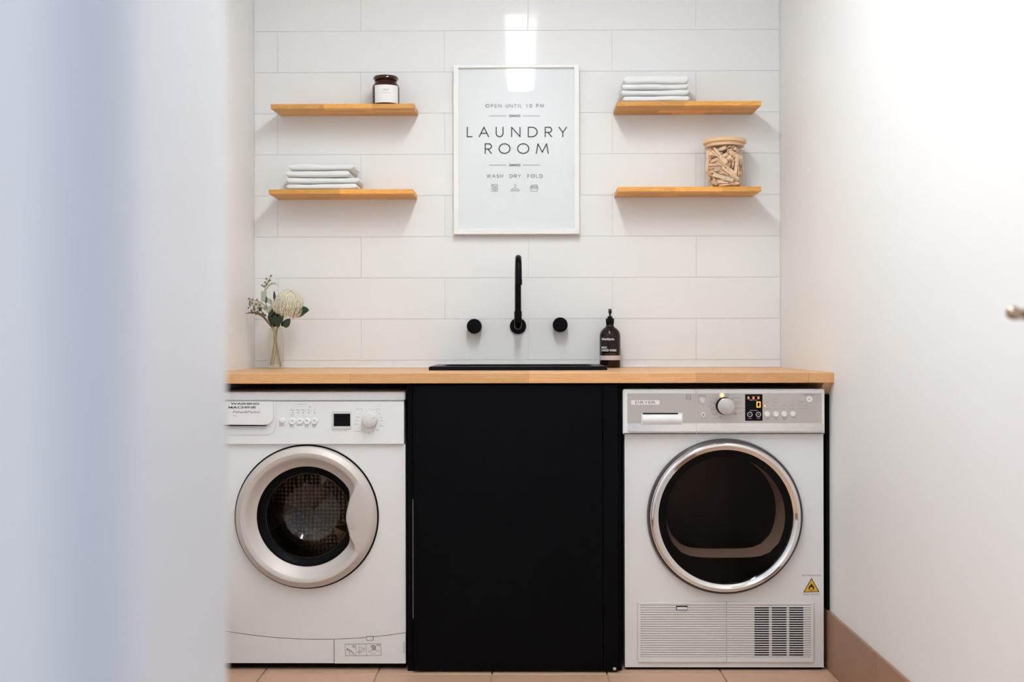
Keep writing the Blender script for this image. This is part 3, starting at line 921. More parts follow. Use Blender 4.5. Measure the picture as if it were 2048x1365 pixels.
obj('small_lettering', bm, M['greyink'], pf)

# ------------------------------------------------------------------ soap bottle
SBY = 3.628
sx = P(1220, 700, SBY)[0]
k_ = PX(SBY)
sr = 20.8 * k_
sb = thing('soap_bottle', (sx, SBY, BT), 'dark brown pump bottle of hand wash right of the sink', 'bottle')
def hz(py): return (735.6 - py) * k_
obj('bottle_body', lathe(NB(), [(0, 0), (sr - .007, 0), (sr - .002, .002), (sr, .007), (sr, hz(674)), (sr * .97, hz(668)), (sr * .86, hz(662)), (sr * .66, hz(657.5)), (sr * .44, hz(654)), (sr * .37, hz(651)), (sr * .37, hz(647))], sx, SBY, BT, 'Z', 48), M['bottle'], sb, True)
obj('pump_collar', lathe(NB(), [(sr * .36, hz(650)), (sr * .38, hz(649)), (sr * .38, hz(647)), (sr * .40, hz(646)), (sr * .40, hz(638)), (sr * .38, hz(637)), (sr * .24, hz(637)), (sr * .24, hz(633)), (0, hz(633))], sx, SBY, BT, 'Z', 36), M['pump'], sb, True)
pm = obj('pump_head', lathe(NB(), [(sr * .09, hz(634)), (sr * .09, hz(627)), (sr * .15, hz(626)), (sr * .15, hz(619)), (sr * .10, hz(618)), (0, hz(618))], sx, SBY, BT, 'Z', 24), M['pump'], sb, True)
obj('pump_spout', tube(NB(), [(sx, SBY, BT + hz(621.5)), (sx, SBY - .022, BT + hz(621.5)), (sx, SBY - .030, BT + hz(623.5)), (sx, SBY - .034, BT + hz(627))], [.0046, .0042, .0038, .0032], 12), M['pump'], pm, True)
def pxx(px): return (px - 1220) * k_
bm = NB()
def bt(s, a, b, t, u, w=0.0): text_bm(bm, s, pxx(a), pxx(b), BT + hz(u), BT + hz(t), .0006, w)
def zz(x_, y_): return 1180 + x_ / 9.1, 600 + y_ / 9.1
bt('thankyou.', zz(206, 0)[0], zz(428, 0)[0], zz(0, 688)[1], zz(0, 745)[1], .03)
bt('MILK', zz(206, 0)[0], zz(300, 0)[0], zz(0, 846)[1], zz(0, 884)[1], .03)
bt('HAND WASH', zz(206, 0)[0], zz(462, 0)[0], zz(0, 896)[1], zz(0, 936)[1], .03)
bmesh.ops.subdivide_edges(bm, edges=[e for e in bm.edges if e.calc_length() > .004], cuts=2)
for v in bm.verts:
    a_ = math.asin(max(-1, min(1, v.co.x / sr))); off = v.co.y
    v.co = Vector((sx + (sr + off) * math.sin(a_), SBY - (sr + off) * math.cos(a_), v.co.z))
obj('lettering', bm, M['whiteprint'], sb)
bm = NB()
bt('COCONUT MILK   500ML', zz(250, 0)[0], zz(450, 0)[0], zz(0, 974)[1], zz(0, 990)[1])
for v in bm.verts:
    a_ = math.asin(max(-1, min(1, v.co.x / sr))); off = v.co.y
    v.co = Vector((sx + (sr + off) * math.sin(a_), SBY - (sr + off) * math.cos(a_), v.co.z))
obj('small_lettering', bm, M['midink'], sb)
obj('label_band', curved_patch(sx, SBY, sr, -1.45, 1.5, BT + hz(720), BT + hz(711)), M['pinkband'], sb, True)

# ------------------------------------------------------------------ vase with flowers
VY = 3.54
vx = P(551.5, 700, VY)[0]
k_ = PX(VY)
VB = BT
vs_ = thing('flower_vase', (vx, VY, VB), 'small clear glass vase of flowers at the left end of the worktop', 'vase')
def vh(py): return (738 - py) * k_
r1, r2 = 16.4 * k_, 12.8 * k_
prof = [(0, 0), (r1 - .001, 0), (r1, .001), (r1, vh(700)), (r1 * .97, vh(680)), (r1 * .90, vh(667)), (r2, vh(660)), (r2, vh(656.5))]
obj('glass_body', lathe(NB(), prof, vx, VY, VB, 'Z', 40), M['vaseglass'], vs_, True)
obj('glass_lining', lathe(NB(), [(0, vh(727)), (r1 * .86, vh(727)), (r1 * .9, vh(724)), (r1 * .9, vh(700)), (r1 * .87, vh(682)), (r1 * .80, vh(668)), (r2 * .88, vh(660)), (r2 * .88, vh(656.5))], vx, VY, VB, 'Z', 40), M['vaseglass'], vs_, True)
obj('rim', lathe(NB(), [(r2 * .88, vh(657.5)), (r2 * 1.06, vh(657.5)), (r2 * 1.06, vh(656)), (r2 * .88, vh(656))], vx, VY, VB, 'Z', 40, closed=True), M['vaseglass'], vs_, True)
wtr = obj('water_surface', lathe(NB(), [(0, vh(673)), (r1 * .8, vh(673))], vx, VY, VB, 'Z', 32), M['water'], vs_, True)

def V(px, py, dy=0.0):
    x, z = P(px, py, VY + dy); return Vector((x, VY + dy, z))
def leaf(bm, pts, width, side=Vector((0, 1, 0)), n=10, fold=.25):
    """leaf along a bent midrib, folded a little about it"""
    pp = smooth_path(pts, n)
    L_ = len(pp)
    prev = None
    for i, p in enumerate(pp):
        t = i / (L_ - 1)
        w = width * math.sin(PI * min(1, t ** .8)) ** .8 * .5 if 0 < t < 1 else 0.0001
        tan = (pp[min(i + 1, L_ - 1)] - pp[max(i - 1, 0)]).normalized()
        sd = (side - tan * side.dot(tan)).normalized()
        up = tan.cross(sd)
        row = [bm.verts.new(p + sd * w + up * w * fold), bm.verts.new(p), bm.verts.new(p - sd * w + up * w * fold)]
        if prev:
            for k in range(2): bm.faces.new((prev[k], prev[k + 1], row[k + 1], row[k]))
        prev = row
def stems(bm, px_list, r=.0016):
    tube(bm, smooth_path(px_list, 5), r, 7)
FACE = Vector((.75, -.15, -.65))
# 1 white pincushion flower
fc = V(578, 607, -.02)
pr = thing('white_flower', V(556, 735), 'large round cream pincushion flower on the right of the vase', 'flower')
bm = NB(); stems(bm, [V(561, 735, .0), V(556, 700, -.003), V(551, 670, -.004), V(556, 650, -.008), V(567, 628, -.016)], .0026); obj('stem', bm, M['stem'], pr, True)
Rr = 27.5 * PX(fc.y)
axis = Vector((.28, -.38, .88)).normalized()
bm = NB(); bmesh.ops.create_icosphere(bm, subdivisions=3, radius=Rr * .80, matrix=Matrix.Translation(fc)); obj('flower_core', bm, M['proteacore'], pr, True)
rn = random.Random(3)
bm = NB()
t1v = axis.orthogonal().normalized(); t2v = axis.cross(t1v)
NS = 620
for i in range(NS):
    u = (i + .5) / NS
    ct_ = 1 - u * 1.62
    st_ = math.sqrt(max(0, 1 - ct_ * ct_)); ph_ = i * 2.39996 + rn.uniform(-.1, .1)
    rad_ = t1v * math.cos(ph_) + t2v * math.sin(ph_)
    dv = axis * ct_ + rad_ * st_
    rr_ = Rr * rn.uniform(.86, 1.06)
    tip = fc + dv * rr_
    # each style leans over the dome towards the apex
    low = axis * (ct_ - .42) + rad_ * min(1, st_ + .12)
    basep = fc + low.normalized() * Rr * .74
    midp = fc + (dv * .45 + low.normalized() * .55).normalized() * Rr * rn.uniform(.98, 1.06)
    tube(bm, [basep, midp, tip, fc + (dv + axis * .16).normalized() * rr_ * .99], [.0007, .0008, .0007, .0011], 4)
for i in range(170):     # loose curled styles hanging at the lower edge
    ph_ = rn.uniform(0, 2 * PI); rad_ = t1v * math.cos(ph_) + t2v * math.sin(ph_)
    b0 = fc - axis * Rr * .62 + rad_ * Rr * .35
    b1 = fc - axis * Rr * rn.uniform(.55, .8) + rad_ * Rr * rn.uniform(.8, 1.0)
    b2 = fc - axis * Rr * rn.uniform(.0, .35) + rad_ * Rr * rn.uniform(1.0, 1.2)
    tube(bm, smooth_path([b0, b1, b2], 3), .0010, 4)
tag(obj('petals', bm, M['protea'], pr, True), kind='stuff')
for pts_, wd, mk in (([V(592, 634, -.02), V(604, 622, -.02), V(618, 620, -.03)], .030, 'leafgreen'), ([V(594, 632, -.03), V(606, 620, -.028), V(618, 621, -.03)], .012, 'leafdark'),
                 ([V(551, 612, -.01), V(549, 596, -.006), V(548, 582, -.004)], .011, 'leafdark'), ([V(568, 655, -.03), V(573, 646, -.035), V(580, 638, -.035)], .026, 'leafdark')):
    bm = NB(); leaf(bm, pts_, wd, FACE); obj('leaf', bm, M[mk], pr, True)

# 2 berry sprig leaning left
bs = thing('berry_sprig', V(548, 733), 'sprig of small grey-green buds leaning left over the vase rim', 'flower')
bm = NB(); stems(bm, [V(546, 733, .003), V(552, 700, .004), V(551, 670, .004), V(546, 650, .002), V(538, 630, 0), V(530, 612, -.004), V(516, 603, -.008), V(500, 600, -.01)], .0016)
rb_ = random.Random(8)
bpts = []
for (bx, by) in ((498, 598), (500, 604), (514, 600), (500, 611), (497, 616), (504, 607), (508, 614), (512, 609), (516, 616), (503, 622), (509, 620), (515, 623), (507, 618), (520, 611), (512, 628), (519, 621), (499, 608), (505, 600), (522, 617), (505, 627)):
    p_ = V(bx, by, rb_.uniform(-.02, .01)); bpts.append(p_)
    hub_ = V(rb_.uniform(518, 526), rb_.uniform(606, 616), -.004)
    tube(bm, smooth_path([hub_, (hub_ + p_) / 2 + Vector((0, 0, .002)), p_], 2), .0006, 4)
obj('stem', bm, M['stem'], bs, True)
for p_ in bpts:
    bm = NB(); bmesh.ops.create_icosphere(bm, subdivisions=2, radius=rb_.uniform(.0028, .0040), matrix=Matrix.Translation(p_) @ Matrix.Diagonal((1, 1, 1.3, 1)))
    obj('bud', bm, M['berry'], bs, True)
for pts_, wd, mk in (([V(531, 622, -.012), V(526, 616, -.014), V(523, 618, -.014)], .010, 'leafsage'), ([V(528, 628, -.015), V(521, 622, -.02), V(519, 614, -.02)], .013, 'leafdark'),
                 ([V(533, 632, -.015), V(527, 630, -.02), V(524, 624, -.022)], .011, 'leafdark')):
    bm = NB(); leaf(bm, pts_, wd, FACE); obj('leaf', bm, M[mk], bs, True)

# 3 tall sprig
ts = thing('leafy_sprig', V(545, 732), 'tall sage green sprig with a broad pale leaf and berries on top', 'flower')
bm = NB(); stems(bm, [V(543, 732, -.004), V(548, 700, -.005), V(547, 670, -.002), V(543, 640, 0), V(533, 612, .003), V(529, 590, .003), V(531, 574, .0), V(538, 560, 0), V(542, 552, 0)], .0013)
bpts = []
for (bx, by) in ((542, 552), (533, 558), (540, 561), (524, 571), (530, 565), (533, 569), (537, 563), (528, 573)):
    p_ = V(bx, by, rb_.uniform(-.008, .006)); bpts.append(p_)
    tube(bm, [V(532, 574, 0), p_], .0006, 4)
obj('stem', bm, M['stem'], ts, True)
for p_ in bpts:
    bm = NB(); bmesh.ops.create_icosphere(bm, subdivisions=2, radius=rb_.uniform(.0032, .0044), matrix=Matrix.Translation(p_)); obj('berry', bm, M['berry'], ts, True)
bm = NB()
box(bm, V(522, 600, -.006).x, V(533.5, 600, -.006).x, VY - .007, VY - .0062, V(527, 604, -.006).z, V(527, 583, -.006).z, .0002)
obj('broad_leaf', bm, M['leafsage'], ts)
for pts_, wd, mk in (([V(530, 583, 0), V(538, 571, -.002), V(547, 567, -.004), V(555, 570, -.006)], .0075, 'leafsage'), ([V(533, 600, -.01), V(540, 603, -.012), V(545, 612, -.014)], .016, 'leafsage'),
                 ([V(529, 612, -.016), V(536, 618, -.018), V(542, 616, -.018)], .016, 'leafsage'), ([V(534, 626, -.02), V(538, 618, -.022), V(545, 612, -.022)], .018, 'leafsage'),
                 ([V(537, 631, -.024), V(544, 624, -.024), V(547, 614, -.022)], .014, 'leafdark'), ([V(531, 607, -.012), V(533, 600, -.01), V(532, 593, -.01)], .008, 'leafdark')):
    bm = NB(); leaf(bm, pts_, wd, FACE); obj('leaf', bm, M[mk], ts, True)

# 4 dark leaves and the long arching olive leaf
dk = thing('dark_leaf_stem', V(556, 732), 'stem of dark green leaves in the middle of the vase', 'foliage')
bm = NB(); stems(bm, [V(563, 733, .006), V(556, 705, .006), V(553, 680, .002), V(555, 655, -.004), V(552, 630, -.006), V(547, 608, -.004)], .0022)
stems(bm, [V(541, 731, .002), V(546, 700, .007), V(551, 672, .008), V(556, 655, .004), V(553, 630, .004)], .0020); obj('stem', bm, M['stem'], dk, True)
for pts_, wd in (([V(556, 656, -.02), V(552, 645, -.028), V(557, 632, -.03), V(551, 626, -.028)], .040), ([V(544, 650, -.01), V(540, 640, -.014), V(537, 630, -.016)], .022), ([V(552, 645, -.012), V(546, 628, -.016), V(547, 606, -.012)], .030),
                 ([V(562, 652, -.01), V(571, 645, -.012), V(578, 642, -.012)], .018), ([V(545, 655, .01), V(549, 640, .012), V(560, 626, .012)], .034)):
    bm = NB(); leaf(bm, pts_, wd, FACE); obj('leaf', bm, M['leafdark'], dk, True)
ar = thing('arching_leaf', V(550, 730), 'long olive brown leaf arching left over the vase rim', 'foliage')
bm = NB(); leaf(bm, [V(545, 658, -.008), V(535, 645, -.012), V(525, 633, -.014), V(514, 627, -.016), V(503, 626, -.018), V(490, 628, -.02)], .013, Vector((.3, -.6, .7))); obj('leaf_blade', bm, M['leafolive'], ar, True)
bm = NB(); stems(bm, [V(557, 731, -.002), V(551, 690, -.007), V(545, 658, -.008)], .0013); obj('stem', bm, M['stem'], ar, True)

# ------------------------------------------------------------------ shared machine pieces
def round_door_ring(cx, cz, Yf, Ro, R, Dd, n=144, notch=True):
    bm = NB(); grid = []
    for i in range(n):
        a = 2 * PI * i / n
        aa = (a + PI) % (2 * PI) - PI
        b = 0.0
        if notch:
            t = abs(aa) / math.radians(35)
            if t < 1: b = (0.5 + 0.5 * math.cos(PI * t)) ** .8
        Ri = R * (1 - .215 * b)
        Di = max(Ri + .004, Dd * (1 - .30 * min(1, b * 2.4) ** 1.2 if notch else 1))
        if notch and b > 0: Di = Ri + .004 + (Dd - R - .004) * (1 - min(1, b * 3.2))
        dp = .5 * (1 - b)
        prof = [(Ro - .001, -.004), (Ro, .004), (Ro - .001, .014), (Ro - .006, .021), (Ro - .016, .026), (Di + (Ro - Di) * .45, .030), (Di + .004, .029), (Di, .026),
                (Ri + (Di - Ri) * .72, .017), (Ri + (Di - Ri) * .4, .009), (Ri + (Di - Ri) * .12, .004), (Ri, .002), (Ri - .001, -.012)]
        grid.append([bm.verts.new((cx + r * math.cos(a), Yf - h, cz + r * math.sin(a))) for r, h in prof])
    for i in range(n):
        A, B = grid[i], grid[(i + 1) % n]
        for k in range(len(A) - 1): bm.faces.new((A[k], B[k], B[k + 1], A[k + 1]))
    return bm

def shell(bm, x0, x1, y0, y1, z0, z1):
    """open-fronted cabinet"""
    v = [bm.verts.new(p) for p in ((x0, y0, z0), (x1, y0, z0), (x1, y0, z1), (x0, y0, z1), (x0, y1, z0), (x1, y1, z0), (x1, y1, z1), (x0, y1, z1))]
    for f in ((0, 1, 5, 4), (1, 2, 6, 5), (2, 3, 7, 6), (3, 0, 4, 7), (4, 5, 6, 7)): bm.faces.new([v[i] for i in f])

def cut_top(x0, x1, z0, top, n=24):
    """outline whose upper edge follows the function top(x)"""
    return [(x0, z0), (x1, z0)] + [(x1 + (x0 - x1) * i / n, top(x1 + (x0 - x1) * i / n)) for i in range(n + 1)]

# ------------------------------------------------------------------ washing machine
dimpled = mat('dimpled_drum_steel', (0.30, 0.24, 0.19), 0.3, metal=1.0)
_n = dimpled.node_tree.nodes; _l = dimpled.node_tree.links
_t = _n.new('ShaderNodeTexCoord'); _v = _n.new('ShaderNodeTexVoronoi'); _v.inputs['Scale'].default_value = 75; _v.inputs['Randomness'].default_value = 0.15
_b = _n.new('ShaderNodeBump'); _b.inputs['Strength'].default_value = 1.0; _b.inputs['Distance'].default_value = 0.004
_l.new(_t.outputs['Object'], _v.inputs['Vector']); _l.new(_v.outputs['Distance'], _b.inputs['Height']); _l.new(_b.outputs['Normal'], _n['Principled BSDF'].inputs['Normal'])
WY = 3.085
wx1 = P(811, 1050, WY)[0]; wx0 = max(XL + .004, P(408.5, 1050, WY)[0])
wm = thing('washing_machine', ((wx0 + wx1) / 2, 3.35, 0), 'white front-loading washing machine with a silver round door at left', 'washing machine')
z_kb = P(700, 1327, WY)[1]; z_seam = lambda x: P(660, 1279.5, WY)[1] + .0155 * ((x - P(640, 1279, WY)[0]) / .225) ** 2
z_pan = P(700, 888.5, WY)[1]; z_top = P(700, 802.5, WY)[1]; z_lid = P(700, 784, WY)[1]
wcx, wcz = P(610.3, 1036.5, WY - .025)
km = PX(WY - .02)
Ro = 142.5 * km
# front sheet: rectangle above the lowest seam point with the round opening, then the strip under it
zs_min = z_seam(P(640, 1279, WY)[0])
bm = NB()
zr = wcz - Ro - .03
holed(bm, wx0, wx1, zr, z_pan - .0008, wcx, wcz, Ro * .93, WY)
n = 24
xs_ = [wx0 + (wx1 - wx0) * i / n for i in range(n + 1)]
ta = [bm.verts.new((x, WY, zr)) for x in xs_]; tb = [bm.verts.new((x, WY, z_seam(x) + .0008)) for x in xs_]
for i in range(n): bm.faces.new((ta[i], ta[i + 1], tb[i + 1], tb[i]))
shell(bm, wx0, wx1, WY, 3.64, z_kb + .005, z_pan - .0008)
obj('body', bm, M['enamel'], wm)
bm = NB(); xk = P(668.5, 1300, WY)[0]
prism(bm, cut_top(wx0, xk - .0012, z_kb, lambda x: z_seam(x) - .001), WY - .001, WY + .03); obj('kick_panel', bm, M['plastic'], wm)
bm = NB(); prism(bm, cut_top(xk + .0008, wx1, z_kb - .0005, lambda x: z_seam(x) - .001), WY - .002, WY + .03); kp = obj('filter_flap', bm, M['plastic'], wm)
q = R4(733, 1275.5, 747, 1281.5, WY)
bm = NB(); prism(bm, rrect(q[0], q[1], q[2], q[3] + .003, .002), WY - .0026, WY + .001); obj('flap_catch_gap', bm, M['rubber'], kp)
bm = NB(); prism(bm, rrect(q[0] + .0012, q[1] - .0012, q[2] + .0012, q[3] + .002, .0015), WY - .0038, WY + .001); obj('flap_catch', bm, M['plastic'], kp)
# instruction sticker with three little drawings
def zk(x_, y_): return 660 + x_ / 12.8, 1250 + y_ / 12.8
YS = WY - .0025
bm = NB(); 
def rk(pts, w=.5): ribbon(bm, [P(*zk(a, b), YS) for a, b in pts], w * PX(YS), YS)
rk([(385, 505), (1295, 490), (1310, 790), (400, 800), (385, 505)], .7); rk([(660, 500), (662, 795)], .5); rk([(930, 495), (935, 792)], .5)
rk([(420, 640), (450, 610), (470, 640), (440, 670), (420, 640)], .8); rk([(460, 630), (540, 670), (620, 770)], 1.1); rk([(500, 680), (492, 760)], .9); rk([(575, 580), (600, 530), (625, 575), (575, 580)], .7)
rk([(745, 560), (745, 740), (690, 700)], .6); rk([(745, 740), (905, 650)], .6); rk([(730, 690), (900, 600)], .6); rk([(770, 580), (860, 610)], .5)
rk([(1045, 575), (1090, 540), (1150, 550), (1165, 600), (1150, 640)], 1.5); rk([(1080, 600), (1110, 575), (1135, 600), (1110, 650), (1080, 600)], 1.3); rk([(975, 700), (1080, 660)], .8); rk([(1140, 640), (1250, 690)], .8); rk([(1060, 720), (1100, 750), (1170, 720)], .6)
rk([(1205, 510), (1240, 520), (1270, 508), (1270, 540), (1205, 545), (1205, 510)], .7)
obj('instruction_sticker', bm, M['midink'], kp)
bm = NB(); prism(bm, rrect(*[R4(806, 1284, 810.5, 1306, WY)[i] for i in range(4)], .001), WY - .0035, WY); obj('hinge_tab', bm, M['plastic2'], kp)

# control panel and lid
bm = NB(); prism(bm, rrect(wx0, wx1 - .003, z_pan + .0008, z_top - .0006, .002), WY - .010, WY + .05); cp = obj('control_panel', bm, M['plastic'], wm)
bm = NB(); box(bm, wx0, wx1 + .0005, WY - .004, 3.64, z_top + .0006, z_lid, .006, 3); obj('lid', bm, M['plastic'], wm, True)
YC = WY - .010
# detergent drawer
q = R4(395, 803, 552, 870, YC)
bm = NB(); prism(bm, rrect(wx0 + .001, q[1] + .0012, q[2] - .0012, q[3], .02, 8, (0, 0, 0, .03)), YC - .0003, YC + .002); obj('drawer_gap', bm, M['plastic2'], wm)
bm = NB(); prism(bm, rrect(wx0 + .001, q[1], q[2], q[3] - .0006, .02, 8, (0, 0, 0, .029)), YC - .0016, YC + .002); dw = obj('detergent_drawer', bm, M['plastic'], wm)
q2 = R4(395, 803.3, 548, 850, YC)
bm = NB(); prism(bm, rrect(wx0 + .001, q2[1], q2[2], q2[3], .02, 8, (.002, 0, 0, .024)), YC - .0125, YC - .0012)
bmesh.ops.bevel(bm, geom=[e for e in bm.edges if all(v.co.y < YC - .012 for v in e.verts)], offset=.002, segments=2, affect='EDGES')
obj('drawer_handle', bm, M['plastic'], dw, True)
q3 = R4(400, 850.3, 531, 851.4, YC - .012)
bm = NB(); box(bm, wx0 + .002, q3[1], YC - .0112, YC - .001, q3[2] - .0022, q2[2] + .0002); obj('finger_slot', bm, M['rubber'], dw)
# buttons
YCb = YC
for px_ in (584.6, 599.3, 613.6, 628.3):
    bx, bz = P(px_, 843.5, YCb - .003)
    b_ = obj('button', lathe(NB(), [(0, .0035), (.0085, .0035), (.0100, .002), (.0104, 0)], bx, YCb, bz, 'Y', 24), M['plastic'], cp, True)
    bm = NB(); dx, dz = P(px_, 841.8, YCb - .0038); disc(bm, dx, dz, .0016, YCb - .0038, 10); obj('button_dot', bm, M['ink'], b_)
bx, bz = P(564, 842, YCb - .005)
obj('power_button', lathe(NB(), [(0, .007), (.006, .0068), (.0078, .005), (.0085, 0)], bx, YCb, bz, 'Y', 24), M['plastic'], cp, True)
for px_ in (585.2, 596, 606.8, 617.7, 628.8):
    dx, dz = P(px_, 826, YCb); obj('indicator', lathe(NB(), [(0, .0008), (.0013, .0006), (.0014, 0)], dx, YCb, dz, 'Y', 12), M['ink'], cp)
# display
q = R4(664.5, 822.5, 702.5, 858.5, YC)
bm = NB(); prism(bm, rrect(q[0], q[1], q[2], q[3], .003), YC - .0025, YC + .001); bz_ = obj('display_bezel', bm, M['plastic2'], cp)
q = R4(667.5, 828, 700.5, 853, YC - .0026)
bm = NB(); box(bm, q[0], q[1], YC - .0029, YC, q[2], q[3]); obj('screen', bm, M['screen'], bz_)
# programme dial
kx, kz = P(738.2, 841.5, YC - .02)
obj('dial', lathe(NB(), [(0, .020), (.0195, .020), (.0212, .0188), (.0222, .016), (.0228, .002), (.0235, 0)], kx, YC, kz, 'Y', 48), M['plastic2'], cp, True)
bm = NB(); ribbon(bm, [(kx + .010, kz + .006), (kx + .017, kz + .0095)], .0012, YC - .0204); obj('dial_mark', bm, M['midink'], cp)
# printed captions
bm = NB(); YT_ = YC - .0004
def tw_(s, a, t, b, u): textpx(bm, s, a, t, b, u, YT_)
def zl_(x_, y_): return 440 + x_ / 9.309, 780 + y_ / 9.309
for s, x_, w_ in (('Prewash', 1350, 74), ('Wash', 1452, 70), ('Rinse', 1556, 70), ('Spin', 1657, 56), ('8', 1758, 14)):
    a, b = zl_(x_ - w_ / 2, 366), zl_(x_ + w_ / 2, 390); tw_(s, a[0], a[1], b[0], b[1])
for s, x_, w_, t, u in (('Programme', 1515, 170, 266, 284), ('Start', 1348, 80, 458, 474), ('Pause', 1348, 60, 484, 498), ('0', 1548, 14, 478, 498), ('On/Off', 1150, 100, 654, 680), ('Start', 1338, 76, 652, 674), ('Cancel', 1338, 86, 684, 704),
                        ('Prewash', 1480, 104, 652, 672), ('Quick', 1614, 74, 652, 674), ('Wash', 1614, 74, 684, 704), ('Extra', 1752, 70, 652, 674), ('Rinse', 1752, 60, 684, 704), ('1', 1672, 14, 306, 328)):
    a, b = zl_(x_ - w_ / 2, t), zl_(x_ + w_ / 2, u); tw_(s, a[0], a[1], b[0], b[1])
def zm(x_, y_): return 640 + x_ / 11.378, 780 + y_ / 11.378
for s, a_, b_, t, u in (('Time left / Delay', 280, 490, 928, 950), ('Spin', 550, 620, 928, 950), ('Synthetics', 815, 970, 432, 454), ('40', 1030, 1056, 440, 458), ('60', 1112, 1140, 434, 452), ('30', 1198, 1224, 448, 466), ('Cottons', 1262, 1360, 434, 454),
                        ('60', 955, 980, 484, 500), ('30', 900, 920, 538, 554), ('90', 1275, 1300, 488, 504), ('Cold', 1330, 1380, 544, 562), ('Mini', 820, 895, 614, 630), ('Silk', 800, 868, 696, 712), ('Delicate', 778, 876, 776, 794),
                        ('Eco', 1365, 1435, 622, 640), ('Mix', 1368, 1436, 698, 716), ('40', 1360, 1382, 776, 790), ('Off/Stop', 1338, 1446, 816, 838), ('Hand', 1272, 1335, 902, 918), ('Wash', 1278, 1335, 930, 944), ('Woollens', 798, 928, 932, 954),
                        ('Spin', 990, 1042, 950, 966), ('Drain', 1070, 1160, 962, 978), ('Extra', 1088, 1140, 992, 1008), ('Rinse', 1185, 1250, 948, 964), ('40', 878, 900, 858, 874), ('40', 936, 958, 912, 928)):
    a, b = zm(a_, t), zm(b_, u); tw_(s, a[0], a[1], b[0], b[1])
obj('printed_captions', bm, M['greyink'], cp)
bm = NB(); YD_ = YC - .013
def tdl(s, a_, b_, t, u, w=0): 
    a, b = zl_(a_, t), zl_(b_, u); textpx(bm, s, a[0], a[1], b[0], b[1], YD_, w)
tdl('WASHING', 195, 730, 240, 280, .02); tdl('MACHINE', 155, 668, 308, 350, .02)
obj('sticker_lettering', bm, M['darkredink'], dw)
bm = NB(); tdl('Fisher&Paykel', 240, 728, 392, 448); tdl('6.5kg', 245, 322, 478, 496)
cx_m = zl_(240, 448)
for v in bm.verts: v.co.x += (v.co.z - P(*zl_(300, 448), YD_)[1]) * .22
obj('maker_lettering', bm, M['midink'], dw)

# door
dr_ = obj('door', round_door_ring(wcx, wcz, WY, Ro, 101.3 * km, 119 * km), M['silver'], wm, True)
obj('door_gap', lathe(NB(), [(Ro - .004, -.002), (Ro + .0045, -.001), (Ro + .0045, .002), (Ro - .003, .003)], wcx, WY, wcz, 'Y', 96), M['rubber'], wm, True)
rg = 101.3 * km
obj('inner_rim', lathe(NB(), [(rg + .004, .001), (rg - .004, .0), (rg - .010, -.008), (rg - .022, -.014)], wcx, WY, wcz, 'Y', 96), M['rubber'], dr_, True)
obj('glass_edge', lathe(NB(), [(rg - .0225, -.0135), (rg - .0235, -.0125), (rg - .0245, -.0145)], wcx, WY, wcz, 'Y', 96), M['chrome'], dr_, True)
gr = rg - .024
bowl = [(gr, -.014), (gr * .97, -.05), (gr * .9, -.085), (gr * .75, -.108), (gr * .5, -.122), (gr * .25, -.128), (0, -.13)]
obj('glass_bowl', lathe(NB(), bowl, wcx, WY, wcz, 'Y', 96), M['smokeglass'], dr_, 'all')
obj('drum_seal', lathe(NB(), [(Ro * .93, -.001), (Ro * .9, -.03), (Ro * .78, -.06), (Ro * .80, -.10)], wcx, WY, wcz, 'Y', 72), M['rubber'], wm, True)
obj('drum', lathe(NB(), [(Ro * .8, -.10), (.235, -.11), (.24, -.14), (.24, -.36), (.2, -.40)], wcx, WY, wcz, 'Y', 72), M['steel'], wm, True)
obj('drum_back', lathe(NB(), [(.2, -.40), (.14, -.385), (.08, -.41), (0, -.40)], wcx, WY, wcz, 'Y', 72), dimpled, wm, True)
for k in range(3):
    a_ = math.radians(75 + 120 * k)
    ex, ez = math.cos(a_), math.sin(a_)
    bm = NB()
    tx2, tz2 = -ez, ex
    base_w, top_w, hh_ = .05, .016, .165
    va = []
    for yy in (WY + .13, WY + .40):
        hcur = hh_ if yy < WY + .2 else hh_ * .7
        for (rr2, ww) in ((.24, base_w), (.24 - hcur * .6, top_w * 1.6), (.24 - hcur, 0)):
            for sgn in ((1, -1) if ww else (1,)):
                va.append(bm.verts.new((wcx + ex * rr2 + tx2 * ww * sgn, yy, wcz + ez * rr2 + tz2 * ww * sgn)))
    a5, b5 = va[:5], va[5:]
    order = (0, 2, 4, 3, 1)
    bm.faces.new([a5[i] for i in order]); bm.faces.new([b5[i] for i in order[::-1]])
    for i in range(5):
        bm.faces.new((a5[order[i]], b5[order[i]], b5[order[(i + 1) % 5]], a5[order[(i + 1) % 5]]))
    obj('drum_paddle', bm, M['steel'], wm, True)
for x_ in (wx0 + .04, wx1 - .04):
    for y_ in (WY + .05, 3.6):
        obj('foot', lathe(NB(), [(0, 0), (.02, 0), (.02, .008), (.008, .010), (.008, z_kb + .01)], x_, y_, 0, 'Z', 20), M['blackplinth'], wm)
obj('base_pan', box(NB(), wx0 + .01, wx1 - .004, WY + .012, 3.63, .006, z_kb + .006), M['blackplinth'], wm)

